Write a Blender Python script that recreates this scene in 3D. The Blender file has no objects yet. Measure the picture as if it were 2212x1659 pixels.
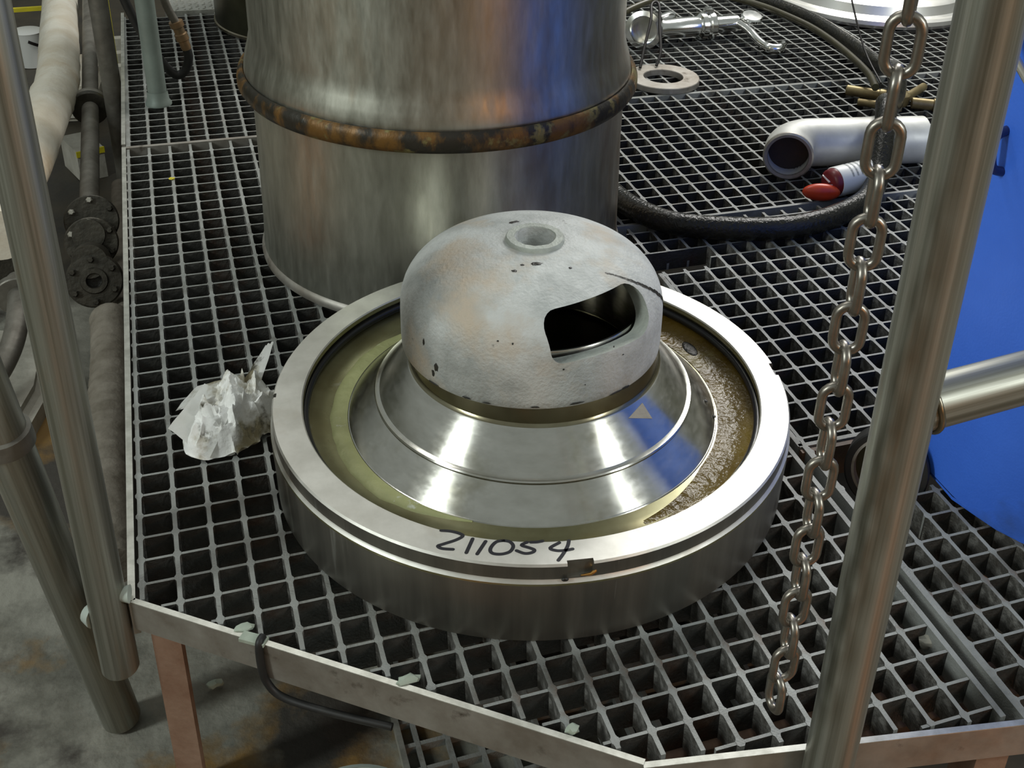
import bpy, bmesh, math, random
from mathutils import Vector, Matrix, noise
random.seed(7)
PI = math.pi
SC = bpy.context.scene
COL = SC.collection

# ------------------------------------------------------------------ camera, world, lights, exposure
cam = bpy.data.cameras.new('camera'); co = bpy.data.objects.new('camera', cam); COL.objects.link(co)
R0 = Vector((0.9413, -0.3345, 0.0448)); R2 = Vector((0.3135, 0.8175, -0.4831)).normalized()
R0 = (R0 - R2 * R0.dot(R2)).normalized(); R1 = R2.cross(R0)
co.matrix_world = Matrix(((R0.x, -R1.x, -R2.x, 0.1015), (R0.y, -R1.y, -R2.y, -0.8013), (R0.z, -R1.z, -R2.z, 0.9294), (0, 0, 0, 1)))
cam.sensor_width = 36.0; cam.sensor_fit = 'HORIZONTAL'; cam.lens = 36.0 * 2516.3 / 2212.0
cam.shift_x = -0.07364; cam.shift_y = -0.11417      # the photograph is a crop: its optical centre lies above and right of the middle
cam.clip_start = 0.02; cam.clip_end = 60
SC.camera = co

w = bpy.data.worlds.new('world'); SC.world = w; w.use_nodes = True
w.node_tree.nodes['Background'].inputs[0].default_value = (0.88, 0.95, 0.90, 1)
w.node_tree.nodes['Background'].inputs[1].default_value = 0.24

def area(name, loc, target, sx, sy, power, color):
    l = bpy.data.lights.new(name, 'AREA'); l.shape = 'RECTANGLE'; l.size = sx; l.size_y = sy
    l.energy = power; l.color = color
    o = bpy.data.objects.new(name, l); COL.objects.link(o); o.location = loc
    o.rotation_euler = (Vector(target) - Vector(loc)).to_track_quat('-Z', 'Y').to_euler()
    return o
area('lamp_rear_right', (2.5, 2.7, 2.3), (0.9, 0.7, 0), 1.2, 0.8, 57, (1.0, 0.98, 0.94))
area('lamp_left', (-2.7, -0.45, 2.0), (0.4, 0.3, 0), 0.45, 1.2, 40, (0.93, 1.0, 0.97))
area('lamp_behind_right', (2.7, -2.1, 2.1), (0.5, 0.3, 0.1), 0.30, 1.2, 34, (0.95, 1.0, 0.98))
area('lamp_overhead', (0.1, 2.2, 3.2), (0.3, 0.8, 0), 1.3, 0.5, 16, (1.0, 0.99, 0.95))
area('lamp_orange_glint', (1.5, -2.8, 1.0), (0.6, 0.2, 0.3), 0.15, 0.3, 4, (1.0, 0.40, 0.10))  # added small orange lamp, only for the glints on the chain

SC.view_settings.view_transform = 'Standard'
SC.view_settings.look = 'None'
SC.view_settings.gamma = 1.0
SC.view_settings.use_curve_mapping = False
SC.view_settings.exposure = 0.42

# ------------------------------------------------------------------ materials
def nodes_of(name):
    m = bpy.data.materials.new(name); m.use_nodes = True
    nt = m.node_tree; b = nt.nodes['Principled BSDF']
    return m, nt, b

def mat(name, a, b=None, scale=20, lo=0.35, hi=0.65, rough=0.5, rough2=None, metal=0.0, stretch=(1, 1, 1), bump=0.0,
        bscale=None, spots=None, sscale=30, slo=0.6, shi=0.7, spots2=None, s2scale=12, s2lo=0.6, s2hi=0.72, aniso=0.0, s_stretch=(1, 1, 1),
        coat=0.0, spec=0.5, detail=5, hue=None):
    """two-tone noise base with up to two layers of stains, roughness variation and fine relief"""
    m, nt, p = nodes_of(name); N = nt.nodes; L = nt.links
    tc = N.new('ShaderNodeTexCoord')
    def mapped(s):
        if tuple(s) == (1, 1, 1): return tc.outputs['Object']
        mp = N.new('ShaderNodeMapping'); mp.inputs['Scale'].default_value = s
        L.new(tc.outputs['Object'], mp.inputs['Vector']); return mp.outputs[0]
    def fac(vec, sc, l, h, det=detail):
        n = N.new('ShaderNodeTexNoise'); n.inputs['Scale'].default_value = sc; n.inputs['Detail'].default_value = det
        n.inputs['Roughness'].default_value = 0.62
        L.new(vec, n.inputs['Vector'])
        r = N.new('ShaderNodeMapRange'); r.inputs[1].default_value = l; r.inputs[2].default_value = h
        L.new(n.outputs['Fac'], r.inputs[0]); return r.outputs[0]
    def mix(f, x, y):
        k = N.new('ShaderNodeMix'); k.data_type = 'RGBA'
        L.new(f, k.inputs[0])
        if isinstance(x, tuple): k.inputs[6].default_value = (*x, 1)
        else: L.new(x, k.inputs[6])
        k.inputs[7].default_value = (*y, 1)
        return k.outputs[2]
    v = mapped(stretch)
    col = a
    f = None
    if b is not None:
        f = fac(v, scale, lo, hi); col = mix(f, a, b)
    if spots is not None: col = mix(fac(mapped(s_stretch), sscale, slo, shi), col if not isinstance(col, tuple) else a, spots)
    if spots2 is not None: col = mix(fac(tc.outputs['Object'], s2scale, s2lo, s2hi), col if not isinstance(col, tuple) else a, spots2)
    if isinstance(col, tuple): p.inputs['Base Color'].default_value = (*col, 1)
    else: L.new(col, p.inputs['Base Color'])
    p.inputs['Metallic'].default_value = metal
    p.inputs['Roughness'].default_value = rough
    p.inputs['Specular IOR Level'].default_value = spec
    if rough2 is not None:
        rf = fac(v, scale * 1.7, 0.3, 0.7)
        r = N.new('ShaderNodeMapRange'); r.inputs[3].default_value = rough; r.inputs[4].default_value = rough2
        L.new(rf, r.inputs[0]); L.new(r.outputs[0], p.inputs['Roughness'])
    if coat: p.inputs['Coat Weight'].default_value = coat; p.inputs['Coat Roughness'].default_value = 0.08
    if aniso:
        p.inputs['Anisotropic'].default_value = aniso; p.inputs['Anisotropic Rotation'].default_value = 0.25
        t = N.new('ShaderNodeTangent'); t.direction_type = 'RADIAL'; t.axis = 'Z'
        L.new(t.outputs[0], p.inputs['Tangent'])
    if bump:
        n = N.new('ShaderNodeTexNoise'); n.inputs['Scale'].default_value = bscale or scale * 4; n.inputs['Detail'].default_value = 4
        L.new(v, n.inputs['Vector'])
        bp = N.new('ShaderNodeBump'); bp.inputs['Strength'].default_value = bump; bp.inputs['Distance'].default_value = 0.004
        L.new(n.outputs['Fac'], bp.inputs['Height']); L.new(bp.outputs[0], p.inputs['Normal'])
    return m

M = {}
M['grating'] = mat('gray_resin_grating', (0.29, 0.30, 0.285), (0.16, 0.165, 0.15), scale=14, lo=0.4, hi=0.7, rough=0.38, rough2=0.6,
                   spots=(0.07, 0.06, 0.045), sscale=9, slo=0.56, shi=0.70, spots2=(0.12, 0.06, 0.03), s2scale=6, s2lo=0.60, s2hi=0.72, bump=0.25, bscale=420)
M['grating_side'] = mat('oily_shaded_grating_side', (0.030, 0.030, 0.027), (0.060, 0.058, 0.052), scale=40, lo=0.45, hi=0.7, rough=0.45, spots=(0.038, 0.020, 0.012), sscale=11, slo=0.54, shi=0.70, bump=0.4, bscale=300)  # shade inside the cells put into the colour, along with oil residue
M['grating_flank'] = mat('speckled_lit_grating_flank', (0.075, 0.072, 0.064), (0.21, 0.205, 0.19), scale=70, lo=0.46, hi=0.64, rough=0.5, spots=(0.035, 0.028, 0.02), sscale=25, slo=0.55, shi=0.68, bump=0.5, bscale=300)  # light from the left put into the paler tone of long bar sides
M['floor_shade'] = mat('oily_shaded_floor', (0.030, 0.027, 0.022), (0.055, 0.045, 0.03), scale=7, rough=0.5, bump=0.4)  # shade below the platform and at the rear painted in, over oily grime
M['floor_orange'] = mat('unseen_orange_floor', (0.75, 0.23, 0.040), (0.58, 0.17, 0.035), scale=6, rough=0.6)  # lanes out of view, shaped for the orange streaks they reflect into the steel
M['galv'] = mat('galvanised_pipe', (0.42, 0.425, 0.375), (0.20, 0.20, 0.16), scale=22, rough=0.38, rough2=0.5, metal=0.75, stretch=(6, 6, 0.08),
                spots=(0.34, 0.19, 0.08), sscale=7, slo=0.55, shi=0.75, s_stretch=(2, 2, 0.3))
M['galv_flat'] = mat('galvanised_flat_bar', (0.46, 0.44, 0.40), (0.30, 0.27, 0.23), scale=16, rough=0.42, rough2=0.6, metal=0.7,
                     spots=(0.10, 0.08, 0.06), sscale=30, slo=0.6, shi=0.75)
M['bar_top'] = mat('worn_bright_edge', (0.62, 0.62, 0.56), (0.42, 0.42, 0.37), scale=60, rough=0.35, metal=0.6)
M['rusty'] = mat('rusty_leg_steel', (0.22, 0.12, 0.075), (0.30, 0.19, 0.13), scale=18, rough=0.7, bump=0.3)
M['beam'] = mat('brown_support_beam', (0.15, 0.075, 0.035), (0.07, 0.04, 0.025), scale=18, rough=0.6, bump=0.3)
M['steel'] = mat('brushed_stainless', (0.55, 0.55, 0.50), (0.40, 0.40, 0.35), scale=9, lo=0.3, hi=0.7, rough=0.25, rough2=0.36, metal=1.0,
                 stretch=(6, 6, 0.35), aniso=0.55)
M['drum'] = mat('dull_drum_steel', (0.52, 0.52, 0.45), (0.34, 0.335, 0.28), scale=10, lo=0.3, hi=0.7, rough=0.34, rough2=0.48, metal=0.95,
                stretch=(5, 5, 1.1), spots=(0.26, 0.19, 0.12), sscale=5, slo=0.56, shi=0.72, s_stretch=(1, 1, 0.3))
M['machined'] = mat('turned_stainless', (0.66, 0.65, 0.60), (0.56, 0.55, 0.50), scale=30, rough=0.17, rough2=0.27, metal=1.0, aniso=0.75,
                    stretch=(1, 1, 3), spots=(0.40, 0.38, 0.30), sscale=11, slo=0.58, shi=0.75)
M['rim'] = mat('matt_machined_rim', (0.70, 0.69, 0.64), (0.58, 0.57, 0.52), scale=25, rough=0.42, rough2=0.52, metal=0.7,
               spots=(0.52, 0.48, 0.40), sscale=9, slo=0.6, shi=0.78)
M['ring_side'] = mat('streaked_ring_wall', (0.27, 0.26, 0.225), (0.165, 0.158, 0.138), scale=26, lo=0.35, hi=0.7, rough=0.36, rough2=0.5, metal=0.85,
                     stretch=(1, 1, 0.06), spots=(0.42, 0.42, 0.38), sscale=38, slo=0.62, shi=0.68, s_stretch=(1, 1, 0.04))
M['oil'] = mat('olive_oil_residue', (0.17, 0.115, 0.022), (0.10, 0.062, 0.010), scale=9, rough=0.14, rough2=0.28, bump=0.6, bscale=110, spec=0.2,
               spots=(0.24, 0.20, 0.07), sscale=10, slo=0.58, shi=0.72)
M['paste'] = mat('yellow_green_sludge', (0.42, 0.43, 0.20), (0.33, 0.34, 0.15), scale=20, rough=0.5, bump=0.35, bscale=90,
                 spots=(0.62, 0.64, 0.58), sscale=16, slo=0.6, shi=0.66)
M['seal'] = mat('black_seal_rubber', (0.008, 0.008, 0.010), rough=0.3)
M['inner_wall'] = mat('oily_inner_wall', (0.30, 0.29, 0.17), (0.20, 0.18, 0.09), scale=14, rough=0.24, metal=0.7, spots=(0.42, 0.42, 0.36), sscale=7)
M['neck'] = mat('oily_neck_steel', (0.30, 0.28, 0.19), (0.22, 0.19, 0.12), scale=20, rough=0.24, metal=0.95, aniso=0.5)
M['cast'] = mat('grey_cast_metal', (0.56, 0.575, 0.555), (0.35, 0.365, 0.35), scale=13, lo=0.42, hi=0.66, rough=0.62, rough2=0.75, metal=0.15, bump=0.35, bscale=260,
                spots=(0.50, 0.43, 0.34), sscale=7, slo=0.52, shi=0.66, spots2=(0.06, 0.055, 0.045), s2scale=34, s2lo=0.68, s2hi=0.76)
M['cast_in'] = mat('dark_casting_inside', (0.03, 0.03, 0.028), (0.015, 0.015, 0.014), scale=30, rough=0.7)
M['lip'] = mat('pale_casting_lip', (0.46, 0.49, 0.44), (0.36, 0.38, 0.34), scale=40, rough=0.6, metal=0.1, bump=0.3, bscale=250)
M['grime'] = mat('black_grime', (0.012, 0.012, 0.010), (0.03, 0.027, 0.02), scale=60, rough=0.45, bump=0.4)
M['rustband'] = mat('rusty_oiled_band', (0.028, 0.024, 0.016), (0.17, 0.085, 0.018), scale=19, lo=0.46, hi=0.58, rough=0.35, rough2=0.6, metal=0.3, bump=0.5, bscale=70,
                    stretch=(1, 1, 0.5), spots=(0.20, 0.17, 0.06), sscale=24, slo=0.56, shi=0.63)
M['bandsteel'] = mat('dirty_band_steel', (0.34, 0.31, 0.24), (0.20, 0.17, 0.11), scale=14, rough=0.3, metal=0.9)
M['ink'] = mat('black_marker_ink', (0.006, 0.006, 0.012), rough=0.5)
M['copper'] = mat('copper_chip', (0.75, 0.40, 0.12), rough=0.25, metal=1.0)
M['paper'] = mat('white_paper_towel', (0.90, 0.90, 0.88), (0.84, 0.84, 0.80), scale=30, rough=0.85, bump=0.3, bscale=180,
                 spots=(0.38, 0.33, 0.21), sscale=15, slo=0.50, shi=0.62, spots2=(0.12, 0.11, 0.075), s2scale=24, s2lo=0.57, s2hi=0.66)
M['hose'] = mat('oily_black_hose', (0.010, 0.010, 0.009), (0.022, 0.020, 0.014), scale=40, rough=0.10, rough2=0.26, bump=0.55, bscale=170, spec=0.35)
M['hose_olive'] = mat('olive_rubber_hose', (0.055, 0.050, 0.022), (0.035, 0.03, 0.015), scale=40, rough=0.4)
M['hose_dull'] = mat('dull_black_hose', (0.010, 0.010, 0.010), (0.018, 0.018, 0.016), scale=40, rough=0.55)
M['pipe_white'] = mat('pale_stainless_elbow', (0.70, 0.70, 0.66), (0.52, 0.52, 0.48), scale=12, rough=0.45, rough2=0.58, metal=0.25, spots=(0.36, 0.30, 0.22), sscale=8, slo=0.62, shi=0.8)
M['pipe_dark'] = mat('dark_pipe_bore', (0.02, 0.015, 0.012), (0.05, 0.025, 0.015), scale=15, rough=0.6)
M['chrome'] = mat('polished_stainless', (0.82, 0.82, 0.80), (0.74, 0.74, 0.72), scale=20, rough=0.14, rough2=0.22, metal=1.0)
M['lid'] = mat('polished_lid', (0.86, 0.86, 0.82), (0.78, 0.77, 0.72), scale=7, rough=0.30, rough2=0.40, metal=0.7)
M['brass'] = mat('old_brass', (0.30, 0.24, 0.12), (0.20, 0.15, 0.07), scale=30, rough=0.42, metal=0.6)
M['chain'] = mat('worn_chain_steel', (0.34, 0.325, 0.29), (0.24, 0.215, 0.18), scale=45, rough=0.30, rough2=0.42, metal=0.92)
M['blue'] = mat('blue_paint', (0.065, 0.215, 0.95), (0.052, 0.18, 0.84), scale=5, rough=0.42, bump=0.12, bscale=300, spots=(0.35, 0.45, 0.75), sscale=140, slo=0.76, shi=0.79,
                spots2=(0.05, 0.12, 0.42), s2scale=4)
M['darkblue'] = mat('dark_blue_handle', (0.02, 0.03, 0.12), rough=0.35)
M['lagging'] = mat('cloth_lagging', (0.62, 0.60, 0.52), (0.52, 0.47, 0.37), scale=10, rough=0.85, bump=0.5, bscale=60, spots=(0.40, 0.28, 0.15), sscale=3.2, slo=0.56, shi=0.72, stretch=(1, 1, 1))
M['oldpipe'] = mat('dirty_grey_pipe', (0.24, 0.23, 0.20), (0.13, 0.12, 0.10), scale=14, rough=0.45, rough2=0.65, metal=0.5, bump=0.3)
M['wrapped'] = mat('dirty_wrapped_pipe', (0.20, 0.18, 0.145), (0.11, 0.095, 0.07), scale=22, rough=0.8, bump=0.6, bscale=70)
M['iron'] = mat('black_iron_flange', (0.045, 0.042, 0.034), (0.085, 0.078, 0.062), scale=30, rough=0.42, metal=0.6, bump=0.3)
M['bolt'] = mat('bright_bolt', (0.55, 0.54, 0.48), rough=0.4, metal=0.8)
M['yellow'] = mat('yellow_paint', (0.72, 0.62, 0.02), (0.55, 0.47, 0.03), scale=20, rough=0.5)
M['green_post'] = mat('grey_green_post', (0.25, 0.30, 0.27), (0.20, 0.235, 0.21), scale=14, rough=0.5, metal=0.25)
M['concrete'] = mat('stained_concrete', (0.26, 0.255, 0.215), (0.12, 0.118, 0.095), scale=7, lo=0.40, hi=0.60, rough=0.8, bump=0.8, bscale=60, detail=9,
                    spots=(0.20, 0.115, 0.03), sscale=3.4, slo=0.53, shi=0.63, spots2=(0.045, 0.040, 0.032), s2scale=4.3, s2lo=0.50, s2hi=0.60)
M['concrete_pale'] = mat('pale_concrete', (0.46, 0.44, 0.38), (0.33, 0.31, 0.26), scale=18, rough=0.85, bump=0.4)
M['tank_dark'] = mat('dark_tank_steel', (0.085, 0.085, 0.055), (0.05, 0.048, 0.03), scale=12, rough=0.32, metal=0.8)
M['tread'] = mat('tread_plate_alloy', (0.60, 0.60, 0.56), (0.48, 0.48, 0.44), scale=30, rough=0.4, metal=0.7)
M['red'] = mat('red_plastic', (0.62, 0.055, 0.015), (0.45, 0.035, 0.012), scale=30, rough=0.35)
M['maroon'] = mat('maroon_label', (0.16, 0.012, 0.016), rough=0.35)
M['white'] = mat('white_plastic', (0.78, 0.79, 0.76), rough=0.4)
M['print'] = mat('grey_print', (0.30, 0.32, 0.32), rough=0.5)
M['bucket'] = mat('pale_green_plastic', (0.46, 0.52, 0.47), (0.38, 0.43, 0.39), scale=12, rough=0.5)
M['tangreen'] = mat('pale_chip', (0.40, 0.46, 0.38), (0.33, 0.38, 0.31), scale=60, rough=0.7)
M['copperfit'] = mat('tarnished_copper', (0.40, 0.24, 0.12), (0.28, 0.20, 0.12), scale=50, rough=0.4, metal=0.7)
M['black_strap'] = mat('black_strap_rubber', (0.012, 0.009, 0.008), rough=0.5)
M['wall'] = mat('hall_wall', (0.20, 0.21, 0.17), (0.15, 0.155, 0.12), scale=2, rough=0.9)
M['wall_warm'] = mat('hall_wall_brown', (0.30, 0.17, 0.07), (0.22, 0.12, 0.05), scale=2, rough=0.9)

# ------------------------------------------------------------------ mesh helpers
def finish(name, bm, m, parent=None, smooth=None, loc=None):
    bmesh.ops.recalc_face_normals(bm, faces=bm.faces)
    me = bpy.data.meshes.new(name); bm.to_mesh(me); bm.free()
    ms = m if isinstance(m, (list, tuple)) else [m]
    for x in ms: me.materials.append(M[x])
    if smooth is not None:
        me.shade_smooth(); me.set_sharp_from_angle(angle=math.radians(smooth))
    o = bpy.data.objects.new(name, me); COL.objects.link(o)
    if parent: o.parent = parent
    if loc: o.location = loc
    return o

def tag(o, label=None, cat=None, group=None, kind=None):
    if label: o['label'] = label
    if cat: o['category'] = cat
    if group: o['group'] = group
    if kind: o['kind'] = kind
    return o

def thing(name, label, cat, loc=(0, 0, 0), group=None):
    o = bpy.data.objects.new(name, None); COL.objects.link(o); o.location = loc; o.empty_display_size = 0.05
    return tag(o, label, cat, group)

def box(bm, lo, hi, mtx=None, mi=0):
    vs = [bm.verts.new((x, y, z)) for x in (lo[0], hi[0]) for y in (lo[1], hi[1]) for z in (lo[2], hi[2])]
    if mtx: 
        for v in vs: v.co = mtx @ v.co
    for f in ((0, 1, 3, 2), (4, 6, 7, 5), (0, 4, 5, 1), (2, 3, 7, 6), (0, 2, 6, 4), (1, 5, 7, 3)):
        bm.faces.new([vs[i] for i in f]).material_index = mi
    return vs

def bar(bm, a, b, wdt, hgt, up=(0, 0, 1), mi=0):
    a, b = Vector(a), Vector(b); d = (b - a); l = d.length; d.normalize()
    s = d.cross(Vector(up)).normalized(); u = s.cross(d)
    m = Matrix(((d.x, s.x, u.x, a.x), (d.y, s.y, u.y, a.y), (d.z, s.z, u.z, a.z), (0, 0, 0, 1)))
    return box(bm, (0, -wdt / 2, -hgt / 2), (l, wdt / 2, hgt / 2), m, mi)

def smooth_path(pts, n=8, closed=False):
    P = [Vector(p) for p in pts]; out = []
    N = len(P)
    rng = range(N if closed else N - 1)
    for i in rng:
        if closed: p0, p1, p2, p3 = P[(i - 1) % N], P[i], P[(i + 1) % N], P[(i + 2) % N]
        else: p0, p1, p2, p3 = P[max(i - 1, 0)], P[i], P[i + 1], P[min(i + 2, N - 1)]
        for k in range(n):
            t = k / n
            out.append(0.5 * ((2 * p1) + (p2 - p0) * t + (2 * p0 - 5 * p1 + 4 * p2 - p3) * t * t + (3 * p1 - p0 - 3 * p2 + p3) * t ** 3))
    if not closed: out.append(P[-1])
    return out

def tube(bm, path, r, seg=16, closed=False, caps=True, mi=0, inner=None):
    """sweep a circle along a path; r may be a list; inner gives a hollow pipe of that inner radius"""
    path = [Vector(p) for p in path]; n = len(path)
    rad = r if isinstance(r, (list, tuple)) else [r] * n
    T = []
    for i in range(n):
        a = path[(i - 1) % n] if (closed or i > 0) else path[i]
        b = path[(i + 1) % n] if (closed or i < n - 1) else path[i]
        T.append((b - a).normalized())
    u = T[0].orthogonal().normalized(); rings = []
    def ring(i, rr): 
        v = T[i].cross(u).normalized()
        return [bm.verts.new(path[i] + (u * math.cos(2 * PI * k / seg) + v * math.sin(2 * PI * k / seg)) * rr) for k in range(seg)]
    ins = []
    for i in range(n):
        u = (u - T[i] * u.dot(T[i])).normalized()
        rings.append(ring(i, rad[i]))
        if inner: ins.append(ring(i, inner))
    def skin(A, B):
        for k in range(seg):
            bm.faces.new((A[k], A[(k + 1) % seg], B[(k + 1) % seg], B[k])).material_index = mi
    for i in range(n - 1): skin(rings[i], rings[i + 1])
    if closed:
        # best rotational match
        A, B = rings[-1], rings[0]
        s = min(range(seg), key=lambda q: sum((A[k].co - B[(k + q) % seg].co).length for k in range(seg)))
        for k in range(seg):
            bm.faces.new((A[k], A[(k + 1) % seg], B[(k + 1 + s) % seg], B[(k + s) % seg])).material_index = mi
    elif inner:
        for i in range(n - 1): skin(ins[i + 1], ins[i])
        skin(ins[0], rings[0]); skin(rings[-1], ins[-1])
    elif caps:
        bm.faces.new(rings[0][::-1]).material_index = mi; bm.faces.new(rings[-1]).material_index = mi
    return rings

def lathe(bm, prof, seg=96, closed=False, mi=0, mtx=None, mis=None):
    """revolve (r, z) pairs about Z; closed joins last to first; r = 0 becomes a pole"""
    rings = []
    for r, z in prof:
        if r < 1e-6: rings.append([bm.verts.new((0, 0, z))])
        else: rings.append([bm.verts.new((r * math.cos(2 * PI * k / seg), r * math.sin(2 * PI * k / seg), z)) for k in range(seg)])
    n = len(prof)
    for i in range(n if closed else n - 1):
        A, B = rings[i], rings[(i + 1) % n]; q = mis[i] if mis else mi
        for k in range(seg):
            k2 = (k + 1) % seg
            if len(A) == 1 and len(B) == 1: continue
            if len(A) == 1: f = (A[0], B[k], B[k2])
            elif len(B) == 1: f = (A[k], B[0], A[k2])
            else: f = (A[k], B[k], B[k2], A[k2])
            bm.faces.new(f).material_index = q
    if mtx:
        for R in rings:
            for v in R: v.co = mtx @ v.co
    return rings

def prism(bm, poly, z0, z1, mi=0):
    lo = [bm.verts.new((x, y, z0)) for x, y in poly]; hi = [bm.verts.new((x, y, z1)) for x, y in poly]
    bm.faces.new(lo[::-1]).material_index = mi; bm.faces.new(hi).material_index = mi
    n = len(poly)
    for i in range(n):
        bm.faces.new((lo[i], lo[(i + 1) % n], hi[(i + 1) % n], hi[i])).material_index = mi

def axis_mtx(origin, zdir):
    z = Vector(zdir).normalized(); x = z.orthogonal().normalized(); y = z.cross(x); o = Vector(origin)
    return Matrix(((x.x, y.x, z.x, o.x), (x.y, y.y, z.y, o.y), (x.z, y.z, z.z, o.z), (0, 0, 0, 1)))

def bake_boolean(o, cutters):
    for c in cutters:
        md = o.modifiers.new('cut', 'BOOLEAN'); md.operation = 'DIFFERENCE'; md.object = c; md.solver = 'EXACT'
        try: md.material_mode = 'TRANSFER'
        except Exception: pass
    bpy.context.view_layer.update()
    dg = bpy.context.evaluated_depsgraph_get()
    me = bpy.data.meshes.new_from_object(o.evaluated_get(dg))
    o.modifiers.clear(); old = o.data; o.data = me; bpy.data.meshes.remove(old)
    for c in cutters: bpy.data.objects.remove(c)

# ------------------------------------------------------------------ hall shell (mostly outside the frame, seen in the steel's reflections)
FZ = -0.33
bm = bmesh.new()
nx, ny = 90, 110
X0, X1, Y0, Y1 = -3.2, 4.6, -3.4, 6.0
grid = [[bm.verts.new((X0 + (X1 - X0) * i / nx, Y0 + (Y1 - Y0) * j / ny, FZ + 0.010 * noise.noise(Vector((i * 0.23, j * 0.23, 0))))) for j in range(ny + 1)] for i in range(nx + 1)]
for i in range(nx):
    for j in range(ny):
        f = bm.faces.new((grid[i][j], grid[i + 1][j], grid[i + 1][j + 1], grid[i][j + 1])); c = f.calc_center_median()
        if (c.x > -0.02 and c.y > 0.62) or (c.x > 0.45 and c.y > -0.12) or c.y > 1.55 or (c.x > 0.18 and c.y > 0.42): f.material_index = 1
        if (-1.6 < c.y < -0.45 and (0.70 < c.x + 0.12 * c.y < 0.92 or -0.26 < c.x < -0.04)) or (-2.3 < c.y < -1.9 and 0.95 < c.x < 1.25) or (c.x < -0.9 and 0.75 < c.y < 1.10): f.material_index = 2
tag(finish('floor', bm, ['concrete', 'floor_shade', 'floor_orange'], smooth=60), 'stained concrete hall floor below the platform', kind='structure')
def slab(name, lo, hi, m):
    b = bmesh.new(); box(b, lo, hi); return tag(finish(name, b, m), kind='structure')
slab('wall_back', (X0, Y1, FZ - 0.05), (X1, Y1 + 0.1, 1.5), 'wall')
slab('wall_left', (X0 - 0.1, Y0, FZ - 0.05), (X0, Y1, 1.5), 'wall')
slab('wall_right', (X1, Y0, FZ - 0.05), (X1 + 0.1, Y1, 1.5), 'wall')
slab('wall_front', (X0, Y0 - 0.1, FZ - 0.05), (X1, Y0, 1.5), 'wall_warm')

# ------------------------------------------------------------------ grating panels
P = 0.038; HW = 0.0025; RW = 0.0018; DEP = 0.036
def long_bar_mesh(ys0, ys1, crossings):
    """bar along Y with small fillets where the cross bars meet it"""
    pr = [(ys0, HW)]
    for y in crossings:
        for dy, wdt in ((-0.0062, HW), (-0.0036, HW + 0.0008), (-0.0024, HW + 0.0019), (0.0024, HW + 0.0019), (0.0036, HW + 0.0008), (0.0062, HW)):
            if ys0 < y + dy < ys1: pr.append((y + dy, wdt))
    pr.append((ys1, HW))
    b = bmesh.new()
    tl = [b.verts.new((-wd, y, 0)) for y, wd in pr]; tr = [b.verts.new((wd, y, 0)) for y, wd in pr]
    bl = [b.verts.new((-wd * 0.78, y, -DEP)) for y, wd in pr]; br = [b.verts.new((wd * 0.78, y, -DEP)) for y, wd in pr]
    for i in range(len(pr) - 1):
        b.faces.new((tl[i], tr[i], tr[i + 1], tl[i + 1]))
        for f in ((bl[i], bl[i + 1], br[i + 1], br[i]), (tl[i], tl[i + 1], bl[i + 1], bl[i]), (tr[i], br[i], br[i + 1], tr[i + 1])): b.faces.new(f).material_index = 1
    b.faces.new((tl[0], bl[0], br[0], tr[0])); b.faces.new((tl[-1], tr[-1], br[-1], bl[-1]))
    return b

def clip_line(poly, horizontal, val):
    """interval of the line y = val (or x = val) inside a polygon"""
    hits = []
    for i in range(len(poly)):
        a, b = poly[i], poly[(i + 1) % len(poly)]
        k = 1 if horizontal else 0
        if (a[k] - val) * (b[k] - val) < 0:
            t = (val - a[k]) / (b[k] - a[k]); hits.append(a[1 - k] + t * (b[1 - k] - a[1 - k]))
    return sorted(hits)

def grating(label, poly, fx, fy, px=P, py=P, holes=(), border=(), group=None):
    root = thing('grating_panel', label, 'grating')
    xs = [p[0] for p in poly]; ys = [p[1] for p in poly]
    xl = [x for x in [fx + i * px for i in range(-400, 400)] if min(xs) + 0.001 < x < max(xs) - 0.001]
    yl = [y for y in [fy + i * py for i in range(-400, 400)] if min(ys) + 0.001 < y < max(ys) - 0.001]
    def spans(h, horizontal, val):
        iv = [(h[i], h[i + 1]) for i in range(0, len(h) - 1, 2)]
        for (hx0, hx1, hy0, hy1) in holes:
            lo, hi, k0, k1 = (hx0, hx1, hy0, hy1) if horizontal else (hy0, hy1, hx0, hx1)
            if k0 < val < k1:
                out = []
                for a, b in iv:
                    if lo > a: out.append((a, min(b, lo)))
                    if hi < b: out.append((max(a, hi), b))
                iv = out
        return [(a, b) for a, b in iv if b - a > 0.006]
    for x in xl:
        for a, b in spans(clip_line(poly, False, x), False, x):
            finish('long_bar', long_bar_mesh(a, b, [y for y in yl if a < y < b]), ['grating', 'grating_flank'], root, loc=(x, 0, 0))
    for y in yl:
        for a, b in spans(clip_line(poly, True, y), True, y):
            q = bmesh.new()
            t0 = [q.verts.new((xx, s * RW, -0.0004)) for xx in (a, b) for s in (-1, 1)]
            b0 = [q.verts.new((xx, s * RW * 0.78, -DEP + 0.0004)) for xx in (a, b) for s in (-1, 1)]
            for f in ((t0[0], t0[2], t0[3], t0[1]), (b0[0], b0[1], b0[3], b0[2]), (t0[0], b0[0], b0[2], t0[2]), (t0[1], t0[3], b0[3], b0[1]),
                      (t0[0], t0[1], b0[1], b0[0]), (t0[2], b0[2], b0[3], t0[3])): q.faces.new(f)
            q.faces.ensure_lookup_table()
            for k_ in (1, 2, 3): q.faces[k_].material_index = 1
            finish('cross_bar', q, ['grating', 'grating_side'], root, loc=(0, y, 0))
    for a, b, wd in border:
        q = bmesh.new(); bar(q, (*a, -DEP / 2 + 0.0004), (*b, -DEP / 2 + 0.0004), wd, DEP)
        finish('edge_bar', q, 'grating', root)
    return root

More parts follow.
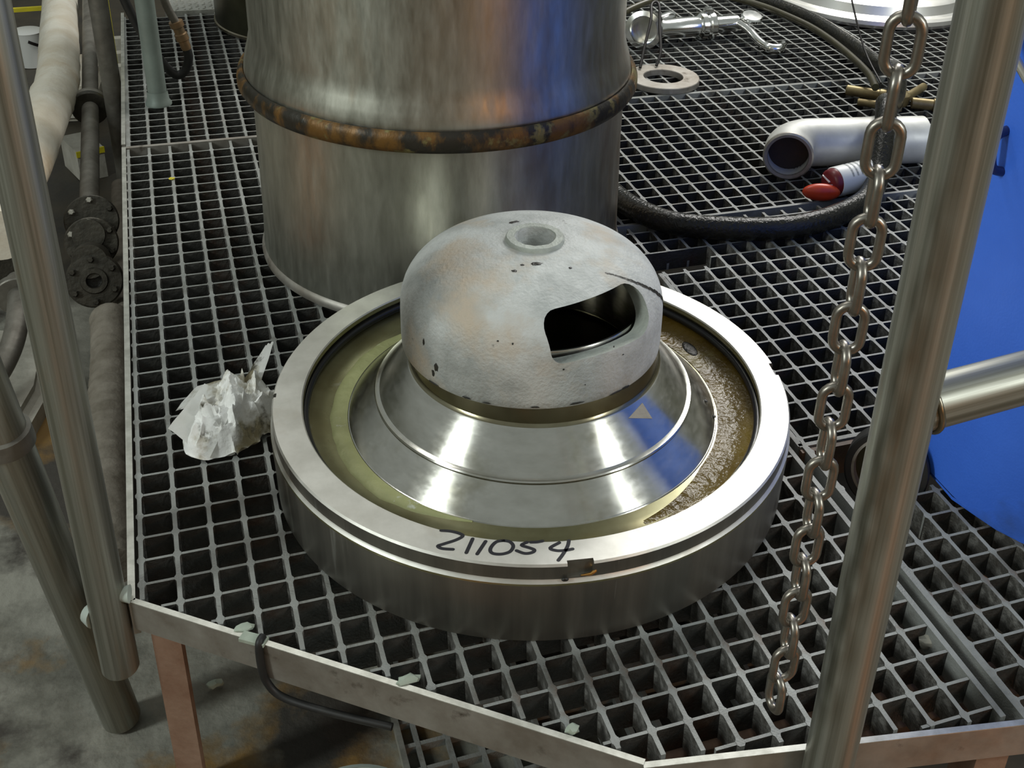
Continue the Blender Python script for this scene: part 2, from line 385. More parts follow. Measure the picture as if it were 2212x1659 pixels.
CA = (-0.0094, 0.2030); CB = (0.4345, -0.1475); CC = (0.8260, -0.2200)
DG = (Vector(CB) - Vector(CA)).normalized(); DN = Vector((DG.y, -DG.x))
def inset(p, d): return (p[0] - DN.x * d, p[1] - DN.y * d)
polyA = [(-0.003, 1.444), (-0.003, CA[1] + 0.001), inset(CA, 0.007), (CB[0] + 0.004, CB[1] + 0.008), (0.7965, -0.206), (0.7965, 1.444)]
grating('grey resin grating panel under the machined bowl and the tall drum', polyA, 0.0, 38 * P, border=[((0.7960, -0.204), (0.7960, 0.62), 0.0065)])
polyB = [(0.8105, 0.242), (0.8105, 0.884), (1.62, 0.884), (1.62, 0.242)]
grating('grey resin grating panel between the black hose loop and the chain', polyB, 26.588 * P, (38 - 19.2226) * P,
        holes=[(0.8150, 0.920, 0.7240, 0.7880)], border=[((0.8130, 0.242), (0.8130, 0.72), 0.007), ((0.8110, 0.2435), (1.1, 0.2435), 0.007)])
polyD = [(0.8050, 0.896), (0.8050, 1.490), (2.02, 1.490), (2.02, 0.896)]
grating('grey resin grating panel carrying the pale elbow and the spray can', polyD, 29.518 * P, (38 - 4.8138) * P,
        border=[((0.805, 0.8985), (2.02, 0.8985), 0.007), ((0.805, 1.4870), (2.02, 1.4870), 0.010)])
polyC = [(0.8155, 0.2380), (0.8155, -0.2140), (1.30, -0.2140), (1.30, 0.0930), (0.985, 0.0930), (0.975, 0.125), (0.892, 0.125), (0.892, 0.066), (0.8210, 0.066), (0.8210, 0.2380)]
grating('grey resin grating panel in the corner beside the blue cabinet', polyC, 23.6036 * P, (38 - 35.9928) * P,
        border=[((0.8185, 0.240), (0.8185, -0.214), 0.008)])
polyE = [(-0.003, 1.458), (-0.003, 2.318), (0.80, 2.318), (0.80, 1.458)]
grating('grey resin grating panel behind the drum under the grey-green post', polyE, 0.26 * P - 0.008, 1.458 + 0.026, px=P * 0.97, py=P * 0.93, border=[((-0.0005, 1.458), (-0.0005, 2.26), 0.006)])
polyF = [(0.805, 1.499), (0.805, 2.85), (2.65, 2.85), (2.65, 1.499)]
grating('grey resin grating panel under the polished lid and the bright valve', polyF, 34.40 * P, (38 + 3.90) * P, px=P * 1.05, py=P * 0.90)

# ------------------------------------------------------------------ platform frame
pf = thing('platform_frame', 'steel edge bars and rusty legs that hold the grating up', 'frame')
def edge(name, a, b, z0, z1, th, m='galv_flat', parent=pf):
    q = bmesh.new(); bar(q, (a[0], a[1], (z0 + z1) / 2), (b[0], b[1], (z0 + z1) / 2), th, z1 - z0, mi=0)
    bar(q, (a[0], a[1], z1), (b[0], b[1], z1), th + 0.0006, 0.0012, mi=1)
    return finish(name, q, [m, 'bar_top'], parent)
JO = Vector(CA) + DG * 0.150; JO2 = Vector(CA) + DG * 0.154
edge('diagonal_bar', CA, JO, -0.036, 0.003, 0.006)
edge('diagonal_bar', JO2, CB, -0.044, 0.003, 0.006)
edge('front_bar', (CB[0] - 0.002, CB[1] - 0.002), CC, -0.042, 0.002, 0.006)
edge('side_bar', (CA[0] - 0.001, CA[1]), (-0.0075, 1.450), -0.045, 0.003, 0.007)
edge('side_bar', (-0.0080, 1.463), (-0.0030, 2.345), -0.045, 0.003, 0.007)
q = bmesh.new(); bar(q, (-0.004, 1.4510, -0.019), (0.80, 1.4510, -0.019), 0.009, 0.042); finish('seam_bar', q, 'galv_flat', pf)
q = bmesh.new(); bar(q, (0.81, 0.2345, -0.026), (1.15, 0.2345, -0.026), 0.008, 0.048); finish('support_beam', q, 'beam', pf)
for yy in (-0.13, 0.58, 1.25): 
    q = bmesh.new(); bar(q, (0.0 if yy > 0.3 else 0.45, yy, -0.075), (1.2, yy, -0.075), 0.05, 0.06); finish('support_beam', q, 'beam', pf)
q = bmesh.new(); bar(q, (1.25, 0.72, -0.056), (0.80, 0.7500, -0.056), 0.045, 0.03); finish('support_beam', q, 'beam', pf)
for (x, y, rz) in ((0.0190, 0.194, -0.60), (0.795, -0.205, -0.15), (1.15, 0.214, 0.0), (0.02, 1.44, 0.0)):
    q = bmesh.new(); mt = Matrix.Translation((x, y, 0)) @ Matrix.Rotation(rz, 4, 'Z')
    box(q, (-0.018, -0.003, FZ), (0.018, 0.003, -0.034), mt); box(q, (-0.018, 0.003, FZ), (-0.012, 0.036, -0.034), mt)
    finish('leg', q, 'rusty', pf)
for yy in (2.20, 2.085, 1.99):
    q = bmesh.new(); box(q, (-0.032, yy - 0.012, -0.05), (-0.0105, yy + 0.012, -0.015)); finish('lug', q, 'concrete_pale', pf)
# weld patch at the joint of the diagonal bar
q = bmesh.new(); bar(q, (JO.x - DG.x * 0.014 - DN.x * -0.004, JO.y - DG.y * 0.014, 0.0035), (JO.x + DG.x * 0.012, JO.y + DG.y * 0.012, 0.0035), 0.012, 0.004)
finish('weld', q, 'tangreen', pf)

# black cable hooked over the diagonal bar
q = bmesh.new()
def dp(s, n, z): return (CA[0] + DG.x * s + DN.x * n, CA[1] + DG.y * s + DN.y * n, z)
tube(q, smooth_path([dp(0.156, -0.004, 0.006), dp(0.157, 0.005, 0.004), dp(0.158, 0.0075, -0.02), dp(0.162, 0.0075, -0.045), dp(0.180, 0.007, -0.062), dp(0.23, 0.004, -0.066), dp(0.30, -0.004, -0.068)], 8), 0.0042, 10)
tag(finish('cable', q, 'hose_dull', smooth=50), 'black cable hooked over the diagonal edge bar of the platform', 'cable')

# ------------------------------------------------------------------ machined bowl with cast dome
AX, AY = 0.4715, 0.3265
bowl = thing('separator_bowl', 'round machined steel bowl with a grey cast dome, numbered 211054 in marker', 'machine part', (AX, AY, 0))
# thick outer ring
bm = bmesh.new()
prof = [(0.240, 0.0), (0.3125, 0.0), (0.3145, 0.002), (0.3150, 0.030), (0.3168, 0.0800), (0.3164, 0.0822), (0.3142, 0.0845), (0.3134, 0.0860), (0.3138, 0.1026), (0.3120, 0.1050),
        (0.2795, 0.1050), (0.2780, 0.1035), (0.2772, 0.0985), (0.2800, 0.0975), (0.2800, 0.0840), (0.2690, 0.0780), (0.266, 0.070), (0.240, 0.070)]
mis = [0, 0, 0, 0, 2, 1, 1, 0, 1, 1, 1, 3, 3, 3, 3, 3, 3, 0]
lathe(bm, prof, 160, closed=True, mis=mis)
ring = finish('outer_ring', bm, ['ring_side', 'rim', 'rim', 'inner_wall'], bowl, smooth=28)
cut = []
for ang in (-98.6, -9.1, 81.0, 168.0):
    q = bmesh.new(); mt = Matrix.Rotation(math.radians(ang), 4, 'Z')
    wdt = 0.0135 if ang != 168.0 else 0.004
    box(q, (0.3075 if ang != 168.0 else 0.3095, -wdt, 0.0875), (0.34, wdt, 0.12), mt)
    c = finish('notch_cutter', q, 'ring_side', bowl); cut.append(c)
bake_boolean(ring, cut); ring.data.set_sharp_from_angle(angle=math.radians(28))
# copper sliver and grime in the front notch
q = bmesh.new(); mt = Matrix.Rotation(math.radians(-97.4), 4, 'Z')
tube(q, [mt @ Vector(p) for p in ((0.3130, -0.006, 0.0885), (0.3135, 0.004, 0.0892), (0.3125, 0.009, 0.0920), (0.3100, 0.0105, 0.0960))], [0.0008, 0.0018, 0.0022, 0.0008], 8)
finish('metal_sliver', q, 'copper', bowl, smooth=50)
q = bmesh.new(); mt = Matrix.Rotation(math.radians(-101.5), 4, 'Z')
bmesh.ops.create_icosphere(q, subdivisions=2, radius=0.003, matrix=mt @ Matrix.Translation((0.3160, 0, 0.0875)) @ Matrix.Diagonal((0.6, 1.3, 0.8, 1)))
finish('grime_speck', q, 'grime', bowl, smooth=60)
# seal ring in the groove
bm = bmesh.new(); tube(bm, [(0.2765 * math.cos(a), 0.2765 * math.sin(a), 0.0905) for a in [2 * PI * k / 120 for k in range(120)]], 0.0052, 12, closed=True)
finish('seal_ring', bm, 'seal', bowl, smooth=60)
# floor of the bowl: olive oil film, with a yellow-green paste on the left side
FP = [(0.2795, 0.0845), (0.272, 0.0815), (0.262, 0.0775), (0.250, 0.0755), (0.238, 0.0760), (0.224, 0.0775)]
bm = bmesh.new(); lathe(bm, FP, 140); finish('bowl_floor', bm, 'inner_wall', bowl, smooth=60)
bm = bmesh.new(); rows = []
for i in range(97):
    a = math.radians(-78 + 168 * i / 96); t = i / 96; f = min(1, min(t, 1 - t) * 6); wob = 0.003 * noise.noise(Vector((i * 0.25, 0, 2)))
    rows.append([bm.verts.new((r * math.cos(a), r * math.sin(a), z + 0.0007 * f - 0.0002)) for r, z in [((0.2535 + (r_ - 0.2535) * (0.35 + 0.65 * f)) + wob * (1 - abs(r_ - 0.2535) / 0.03), z_ if f > 0.99 else z_) for r_, z_ in ((0.276, 0.0832), (0.268, 0.0798), (0.260, 0.0772), (0.250, 0.0757), (0.240, 0.0760), (0.2290, 0.0772))]])
for i in range(96):
    for k in range(5): bm.faces.new((rows[i][k], rows[i + 1][k], rows[i + 1][k + 1], rows[i][k + 1]))
finish('oil_film', bm, 'oil', bowl, smooth=60)
bm = bmesh.new()
na = 70; a0, a1 = math.radians(104), math.radians(236)
rows = []
for i in range(na + 1):
    a = a0 + (a1 - a0) * i / na; t = i / na; f = min(1, min(t, 1 - t) * 5)
    ro = 0.2285 + (0.019 + 0.0022 * noise.noise(Vector((i * 0.3, 3, 1)))) * f; ri = 0.2268
    rows.append([bm.verts.new((r * math.cos(a), r * math.sin(a), z)) for r, z in ((ri, 0.0780), (ri + (ro - ri) * 0.35, 0.0786 + 0.0007 * noise.noise(Vector((i * 0.5, 0, 0)))), (ri + (ro - ri) * 0.8, 0.0776), (ro, 0.0753))])
for i in range(na):
    for k in range(3): bm.faces.new((rows[i][k], rows[i + 1][k], rows[i + 1][k + 1], rows[i][k + 1]))
finish('sludge', bm, 'paste', bowl, smooth=60)
# two-step cone
bm = bmesh.new(); lathe(bm, [(0.2275, 0.0700), (0.2275, 0.0765), (0.2262, 0.0782), (0.2252, 0.0785), (0.1930, 0.1078), (0.1915, 0.1090)], 160)
finish('lower_cone', bm, 'machined', bowl, smooth=24)
bm = bmesh.new(); lathe(bm, [(0.1895, 0.1080), (0.1934, 0.1084), (0.1938, 0.1108), (0.1926, 0.1124), (0.1900, 0.1128), (0.1875, 0.1138), (0.1540, 0.1528), (0.1524, 0.1540)], 160)
finish('upper_cone', bm, 'machined', bowl, smooth=24)
bm = bmesh.new(); lathe(bm, [(0.1526, 0.1536), (0.1504, 0.1548), (0.1488, 0.1572), (0.1478, 0.1815), (0.132, 0.1838), (0.130, 0.178), (0.1298, 0.150), (0.128, 0.144), (0, 0.144)], 128)
finish('neck', bm, 'neck', bowl, smooth=30)
# cast dome: outer shell and inner shell, window cut through
def dome_prof(r, z0, zs, zt, rtop, n=2.25, k=18):
    out = [(r - 0.0022, z0), (r - 0.0005, z0 + 0.002), (r, z0 + 0.012), (r, zs)]
    for i in range(1, k + 1):
        rr = r - (r - rtop) * (i / k) ** 1.0 if False else None
        a = (PI / 2) * i / k
        x = r * math.cos(a) ** (2 / n); z = zs + (zt - zs) * math.sin(a) ** (2 / n)
        if x < rtop: break
        out.append((x, z))
    return out
bm = bmesh.new()
outer = dome_prof(0.1545, 0.1795, 0.222, 0.3085, 0.026, n=2.5)
inner = [(r_ * 0.885, z_ - 0.014 if z_ > 0.2 else 0.1812) for r_, z_ in outer[2:]]
zt = outer[-1][1]
prof = outer + [(0.0236, zt + 0.0002), (0.0230, zt - 0.03)] + [p for p in inner[::-1] if p[0] > 0.0235]
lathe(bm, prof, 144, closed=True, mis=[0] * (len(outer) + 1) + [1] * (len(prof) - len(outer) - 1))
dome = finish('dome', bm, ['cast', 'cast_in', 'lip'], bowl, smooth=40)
bm = bmesh.new()
pts = []
hw, hh, rc_ = 0.0680, 0.0285, 0.023
for cx_, cy_, a_ in ((hw - rc_ * 1.05, hh - rc_, 0), (-hw + rc_ * 0.9, hh - rc_, 90), (-hw + rc_ * 0.55, -hh + rc_ * 0.55, 180), (hw - rc_ * 1.05, -hh + rc_, 270)):
    rr = rc_ if a_ in (0, 270) else (rc_ * 0.9 if a_ == 90 else rc_ * 0.55)
    for k in range(7):
        a = math.radians(a_ + 15 * k); pts.append((cx_ + rr * math.cos(a), cy_ + rr * math.sin(a)))
prism(bm, pts, -0.09, 0.09)
cutter = finish('window_cutter', bm, 'lip', bowl)
az = math.radians(-74.0); out_ = Vector((math.cos(az), math.sin(az), 0.24)).normalized(); side = Vector((-math.sin(az), math.cos(az), 0)); upv = out_.cross(side)
oc = Vector((math.cos(az) * 0.136 + 0.0025, math.sin(az) * 0.136, 0.2655))
cutter.matrix_local = Matrix(((side.x, upv.x, out_.x, oc.x), (side.y, upv.y, out_.y, oc.y), (side.z, upv.z, out_.z, oc.z), (0, 0, 0, 1)))
bake_boolean(dome, [cutter]); dome.location = (-0.0045, 0.0015, 0); dome.data.set_sharp_from_angle(angle=math.radians(40))
bm = bmesh.new(); lathe(bm, [(0.1225, 0.150), (0.1225, 0.2350), (0.1240, 0.2372), (0.1262, 0.2372), (0.1275, 0.2350), (0.1275, 0.150)], 96)
finish('inner_sleeve', bm, 'machined', bowl, smooth=40)
# raised boss with the bolt hole
bm = bmesh.new()
rg = lathe(bm, [(0.0345, zt - 0.006), (0.0338, zt + 0.0035), (0.0325, zt + 0.0052), (0.0242, zt + 0.0052), (0.0232, zt + 0.004), (0.0228, zt - 0.028), (0.0, zt - 0.028)], 48, mis=[0, 0, 0, 0, 1, 2])
for R_ in rg[:-1]:
    for v in R_: v.co += Vector((noise.noise(v.co * 120), noise.noise(v.co * 120 + Vector((5, 0, 0))), noise.noise(v.co * 160 + Vector((9, 0, 0))))) * 0.0007
finish('boss', bm, ['lip', 'cast', 'cast'], bowl, smooth=40, loc=(-0.0030, 0.0015, 0))
# dirt blots stuck on the dome
def dome_pt(azd, z, off=0.0003):
    r = 0.1545
    if z > 0.222: r = 0.1545 * max(0.0, 1 - ((z - 0.222) / 0.0865) ** 2.5) ** (1 / 2.5)
    a = math.radians(azd); return Vector(((r + off) * math.cos(a), (r + off) * math.sin(a), z))
def blot(name, azd, z, sx, sz, m='grime', seed=0):
    q = bmesh.new(); c = dome_pt(azd, z)
    n0 = (dome_pt(azd, z + 0.002) - c); t0 = (dome_pt(azd + 1, z) - c).normalized(); nn = t0.cross(n0).normalized()
    mt = axis_mtx(c, nn)
    bmesh.ops.create_icosphere(q, subdivisions=3, radius=1.0)
    upd = n0.normalized()
    for v in q.verts:
        k = 1 + 0.55 * noise.noise(v.co * 1.8 + Vector((seed, 0, 0)))
        p = v.co.copy(); v.co = c + t0 * (p.x * sx * k) + upd * (p.y * sz * k) + nn * (p.z * 0.0005)
    return finish(name, q, m, bowl, smooth=80, loc=(-0.0045, 0.0015, 0))
dirt = [(-150, 0.206, 0.0030, 0.0045), (-152, 0.196, 0.0022, 0.004), (-158, 0.229, 0.0015, 0.004), (-104, 0.3060, 0.006, 0.003), (-120, 0.3055, 0.0022, 0.0016), (-125, 0.3035, 0.003, 0.0018), (-72, 0.3035, 0.0018, 0.0018), (100, 0.3062, 0.006, 0.003)]
for k in range(7): dirt.append((-150 + 15 * k + random.uniform(-6, 6), 0.1822 + random.uniform(0, 0.002), random.uniform(0.004, 0.010), random.uniform(0.0008, 0.0016)))
for k in range(6): dirt.append((random.uniform(-140, -40), random.uniform(0.20, 0.303), random.uniform(0.0006, 0.0012), random.uniform(0.0006, 0.0012)))
for i, (a_, z_, sx, sz) in enumerate(dirt): blot('dirt_blot', a_, z_, sx, sz, seed=i * 3.1)
# grimy seam running over the right shoulder beside the window
bm = bmesh.new(); L_, R_ = [], []
for k in range(61):
    t = k / 60; a_ = -52 + 34 * t; z_ = 0.2965 - 0.074 * t ** 1.5 + 0.0008 * noise.noise(Vector((k * 0.7, 1, 1)))
    hw_ = (0.0006 + 0.0060 * t ** 1.1) * (0.75 + 0.8 * noise.noise(Vector((k * 0.45, 4, 4)))) * (1 if k else 0.1)
    L_.append(bm.verts.new(dome_pt(a_, z_ + abs(hw_), 0.0006))); R_.append(bm.verts.new(dome_pt(a_, z_ - abs(hw_), 0.0006)))
for k in range(60): bm.faces.new((L_[k], R_[k], R_[k + 1], L_[k + 1]))
finish('grime_seam', bm, 'grime', bowl, smooth=80, loc=(-0.0045, 0.0015, 0))
# triangular sticker on the upper cone and dark specks on the lower one
q = bmesh.new()
def cone_pt(azd, t, lift=0.0005):
    a = math.radians(azd); r = 0.1882 + (0.1540 - 0.1882) * t; z = 0.1126 + (0.1528 - 0.1126) * t
    return Vector(((r + lift * 0.76) * math.cos(a), (r + lift * 0.76) * math.sin(a), z + lift * 0.65))
tri = [cone_pt(-66, 0.82), cone_pt(-55, 0.52), cone_pt(-55.5, 0.93)]
vs = [q.verts.new(v) for v in tri]; vs2 = [q.verts.new(v + Vector((0.76 * math.cos(-1.05), 0.76 * math.sin(-1.05), 0.65)) * 0.0004) for v in tri]
q.faces.new(vs[::-1]); q.faces.new(vs2)
for i in range(3): q.faces.new((vs[i], vs[(i + 1) % 3], vs2[(i + 1) % 3], vs2[i]))
finish('sticker', q, 'concrete_pale', bowl)
for (a_, r_, z_) in ((-19, 0.214, 0.0900), (-24, 0.224, 0.0810)):
    q = bmesh.new(); a = math.radians(a_)
    bmesh.ops.create_icosphere(q, subdivisions=2, radius=0.0035, matrix=Matrix.Translation((r_ * math.cos(a), r_ * math.sin(a), z_)) @ Matrix.Diagonal((0.6, 1, 0.3, 1)))
    finish('grime_speck', q, 'grime', bowl, smooth=60)
q = bmesh.new(); bmesh.ops.create_icosphere(q, subdivisions=3, radius=0.012, matrix=Matrix.Translation((0.250 * math.cos(0.26), 0.250 * math.sin(0.26), 0.0765)) @ Matrix.Diagonal((0.7, 1.5, 0.15, 1)))
finish('grime_speck', q, 'grime', bowl, smooth=60)
# hand-written number on the rim
strokes = [[(0.3021, 0.1035), (0.3117, 0.0993), (0.3198, 0.0929), (0.3209, 0.0887), (0.3126, 0.0853), (0.3, 0.0833), (0.2936, 0.082), (0.2968, 0.0773), (0.307, 0.0729)],
           [(0.3299, 0.0821), (0.3187, 0.0643)], [(0.3416, 0.0747), (0.3287, 0.0594)],
           [(0.3591, 0.0707), (0.352, 0.0709), (0.3459, 0.0663), (0.3426, 0.0609), (0.3435, 0.0562), (0.3488, 0.053), (0.3555, 0.052), (0.3621, 0.0538), (0.3666, 0.06), (0.3651, 0.0669), (0.3591, 0.0707)],
           [(0.3817, 0.0613), (0.3751, 0.0588), (0.3814, 0.053), (0.3854, 0.0487), (0.3837, 0.046), (0.3782, 0.0454), (0.3734, 0.0472), (0.368, 0.0526)], [(0.3854, 0.0602), (0.3912, 0.0587), (0.3974, 0.0585)],
           [(0.4131, 0.0512), (0.4016, 0.0463), (0.407, 0.0409), (0.4152, 0.0388), (0.4232, 0.0385)], [(0.4235, 0.0513), (0.4197, 0.0441), (0.4121, 0.0349), (0.4042, 0.0272)]]
bm = bmesh.new()
for s in strokes:
    path = smooth_path([(x - AX, y - AY, 0.10515) for x, y in s], 5) if len(s) > 2 else [Vector((x - AX, y - AY, 0.10515)) for x, y in s]
    L_, R_ = [], []
    for i, p in enumerate(path):
        d = (path[min(i + 1, len(path) - 1)] - path[max(i - 1, 0)]).normalized(); nrm = Vector((-d.y, d.x, 0)) * 0.0020
        L_.append(p + nrm); R_.append(p - nrm)
    for top in (0,):
        lv = [bm.verts.new(v) for v in L_]; rv = [bm.verts.new(v) for v in R_]
        for i in range(len(path) - 1): bm.faces.new((lv[i], rv[i], rv[i + 1], lv[i + 1]))
        for e_, sgn in ((0, -1), (-1, 1)):
            d = (path[e_] - path[e_ - sgn if e_ == -1 else 1]).normalized(); c = path[e_]
            arc = [lv[e_]] + [bm.verts.new(c + d * 0.0020 * math.sin(PI * k / 6) + (L_[e_] - c) * math.cos(PI * k / 6)) for k in range(1, 6)] + [rv[e_]]
            try: bm.faces.new(arc)
            except ValueError: pass
ink = finish('marker_number', bm, 'ink', bowl)
ink['label'] = 'black hand-written number 211054'

# ------------------------------------------------------------------ big drum
DX, DY = 0.5035, 0.9430
drum = thing('steel_drum', 'tall dull stainless drum with a rusty rolled band round its middle', 'drum', (DX, DY, 0))
RD = 0.2940
bm = bmesh.new(); lathe(bm, [(0.284, 0.0), (0.2960, 0.0), (0.3000, 0.0030), (0.3008, 0.0085), (0.2990, 0.0140), (0.2965, 0.0165), (RD + 0.001, 0.018), (0.284, 0.018)], 144, closed=True)
finish('foot_rim', bm, 'galv_flat', drum, smooth=40)
bm = bmesh.new(); lathe(bm, [(RD - 0.004, 0.016), (RD + 0.0025, 0.018), (RD + 0.0005, 0.06), (RD - 0.0015, 0.20), (RD - 0.001, 0.284), (RD - 0.004, 0.284)], 144, closed=True)
finish('lower_shell', bm, 'drum', drum, smooth=40)
bm = bmesh.new(); lathe(bm, [(RD - 0.003, 0.279), (RD + 0.004, 0.2805), (0.3080, 0.285), (0.3135, 0.294), (0.3135, 0.304), (0.3110, 0.312), (0.3065, 0.3160), (0.3035, 0.3150), (0.3025, 0.309), (RD - 0.003, 0.309)], 160, closed=True)
finish('rolled_band', bm, 'rustband', drum, smooth=50)
bm = bmesh.new(); lathe(bm, [(RD - 0.004, 0.305), (0.3010, 0.3085), (0.3022, 0.3150), (0.3012, 0.3240), (0.2985, 0.3370), (RD + 0.0005, 0.3500), (RD - 0.0045, 0.372), (RD - 0.008, 0.95), (RD - 0.014, 0.95), (RD - 0.013, 0.36)], 160, closed=True)
finish('upper_shell', bm, 'drum', drum, smooth=40)
bm = bmesh.new()
a = math.radians(-24)
mt = Matrix.Rotation(math.radians(4), 4, 'Z')
box(bm, (RD - 0.002, -0.016, 0.02), (RD + 0.0035, 0.016, 0.278), mt); finish('seam_strip', bm, 'galv_flat', drum)

# ------------------------------------------------------------------ handrail posts
def cyl_thing(name, label, cat, a, b, r, m, seg=32):
    q = bmesh.new(); mt = axis_mtx(a, Vector(b) - Vector(a)); l = (Vector(b) - Vector(a)).length
    lathe(q, [(0, 0), (r * 0.93, 0), (r, 0.003), (r, l - 0.003), (r * 0.93, l), (0, l)], seg)
    o = finish(name, q, m, smooth=40); o.matrix_world = mt
    return tag(o, label, cat) if label else o
d_ = Vector((0.0, 0.0, 1.0)); HB = Vector((0.6004, -0.2000, 0.0))
hr = thing('handrail', 'worn galvanised handrail post with a welded side rail in front', 'handrail', tuple(HB))
q = bmesh.new()
PA = Vector((0, 0, -0.045)); PB = d_ * 0.95
tube(q, [PA, PB], 0.0232, 40); o = finish('post', q, 'galv', None, smooth=40)
# re-express a tube along its own axis so that its grain runs lengthwise
def along(o, org, dr):
    mt = axis_mtx(org, dr); o.data.transform(mt.inverted()); o.matrix_local = mt
along(o, PA, d_); o.parent = hr
q = bmesh.new(); RA, RB = Vector((0.622, -0.192, 0.4045)) - HB, Vector((0.930, -0.178, 0.4180)) - HB
tube(q, [RA - (RB - RA).normalized() * 0.01, RB], 0.0215, 36); o = finish('side_rail', q, 'galv', None, smooth=40); along(o, RA, RB - RA); o.parent = hr
q = bmesh.new()
wd = (RB - RA).normalized(); u1 = wd.orthogonal().normalized(); v1 = wd.cross(u1)
tube(q, [RA + wd * 0.003 + (u1 * math.cos(a) + v1 * math.sin(a)) * 0.0222 + wd * 0.002 * math.cos(2 * a) for a in [2 * PI * k / 40 for k in range(40)]], 0.0028, 8, closed=True)
finish('weld', q, 'bandsteel', hr, smooth=60)
q = bmesh.new(); CE = Vector((0.512, -0.235, 0.822)) - HB
tube(q, smooth_path([d_ * 0.84 + Vector((-0.016, 0.0, 0)), CE + Vector((0.02, 0.008, 0.006)), CE + Vector((0.0, 0, 0.004)), CE + Vector((-0.008, -0.003, -0.004)), CE + Vector((0.0, 0, -0.012)), CE + Vector((0.02, 0.008, -0.016)), d_ * 0.80 + Vector((-0.018, 0, 0))], 4), 0.0035, 10)
finish('chain_eye', q, 'chain', hr, smooth=50)

LA, LB = Vector((-0.0350, 0.2130, -0.100)), Vector((-0.0335, 0.2130, 0.427)); ld = (LB - LA).normalized()
o = cyl_thing('handrail_post', 'galvanised handrail post standing against the cut corner of the platform', 'post', LA, LA + ld * 0.95, 0.0197, 'galv')
IM = o.matrix_world.inverted()
for nm_, a_, b_, r_ in (('pad', (-0.0585, 0.223, -0.020), (-0.0500, 0.216, -0.020), 0.0135), ('weld', (-0.0205, 0.206, 0.012), (-0.011, 0.204, 0.012), 0.010)):
    bm = bmesh.new(); tube(bm, [IM @ Vector(a_), IM @ Vector(b_)], [r_ * 0.7, r_], 14); finish(nm_, bm, 'bucket', o, smooth=50)
B0, B1 = Vector((-0.0641, 0.3464, -0.322)), Vector((-0.1038, 0.2646, 0.1986)); bd = (B1 - B0).normalized()
o = cyl_thing('brace_pipe', 'grey inclined brace pipe with a collar, its foot on the concrete', 'pipe', B0, B0 + bd * 0.95, 0.0235, 'galv')
bm = bmesh.new(); lathe(bm, [(0.0235, 0.510), (0.0275, 0.512), (0.0275, 0.532), (0.0235, 0.534)], 32); finish('collar', bm, 'oldpipe', o, smooth=40)
cyl_thing('handrail_post', 'grey handrail post behind the big lagged pipe, beside a yellow strip', 'post', (-0.034, 1.90, FZ), (-0.034, 1.90, 0.70), 0.0205, 'oldpipe')
q = bmesh.new(); bar(q, (-0.0255, 2.05, -0.10), (-0.0225, 2.05, 0.40), 0.011, 0.006, up=(0, 1, 0))
tag(finish('yellow_strip', q, 'yellow'), 'narrow yellow strip standing along the far handrail post', 'strip')
# rear grey-green post on the grating
rp = thing('pole', 'slim grey-green pole with a flared foot standing on the rear grating', 'pole', (0.0640, 1.678, 0))
bm = bmesh.new(); lathe(bm, [(0, 0.0), (0.0265, 0.0), (0.0265, 0.004), (0.0225, 0.010), (0.0205, 0.03)], 28); finish('foot', bm, 'green_post', rp, smooth=40)
bm = bmesh.new(); tube(bm, [(0, 0, 0.012), (0.0, 0.0, 0.6)], 0.0192, 28); finish('shaft', bm, 'green_post', rp, smooth=40)
# hanging black hose loop with a copper coupling
hl = thing('looped_hose', 'black hose hanging in a loop with a copper coupling near the slim pole', 'hose', (0.11, 1.73, 0.03))
pth = [(-0.010, 1.735, 0.45), (0.006, 1.733, 0.30), (0.0270, 1.730, 0.2038), (0.055, 1.728, 0.125), (0.0772, 1.728, 0.0816), (0.094, 1.728, 0.055), (0.1099, 1.728, 0.0431), (0.126, 1.729, 0.053), (0.1355, 1.730, 0.078), (0.1339, 1.730, 0.100)]
bm = bmesh.new(); tube(bm, smooth_path([Vector(p) - hl.location for p in pth], 6), 0.0095, 14); finish('hose_loop', bm, 'hose_dull', hl, smooth=60)
bm = bmesh.new(); c0, c1 = Vector((0.1343, 1.730, 0.098)) - hl.location, Vector((0.1190, 1.730, 0.158)) - hl.location
mt = axis_mtx(c0, c1 - c0); lathe(bm, [(0, 0), (0.0095, 0), (0.0105, 0.006), (0.0105, 0.020), (0.0135, 0.022), (0.0135, 0.036), (0.011, 0.038), (0.011, 0.050), (0.0145, 0.052), (0.0145, 0.064), (0, 0.064)], 18, mtx=mt); finish('coupling', bm, 'copperfit', hl, smooth=40)
bm = bmesh.new(); tube(bm, smooth_path([c1, Vector((0.1010, 1.730, 0.2095)) - hl.location, Vector((0.080, 1.730, 0.33)) - hl.location, Vector((0.07, 1.730, 0.45)) - hl.location], 6), 0.0085, 14); finish('feed_pipe', bm, 'oldpipe', hl, smooth=60)

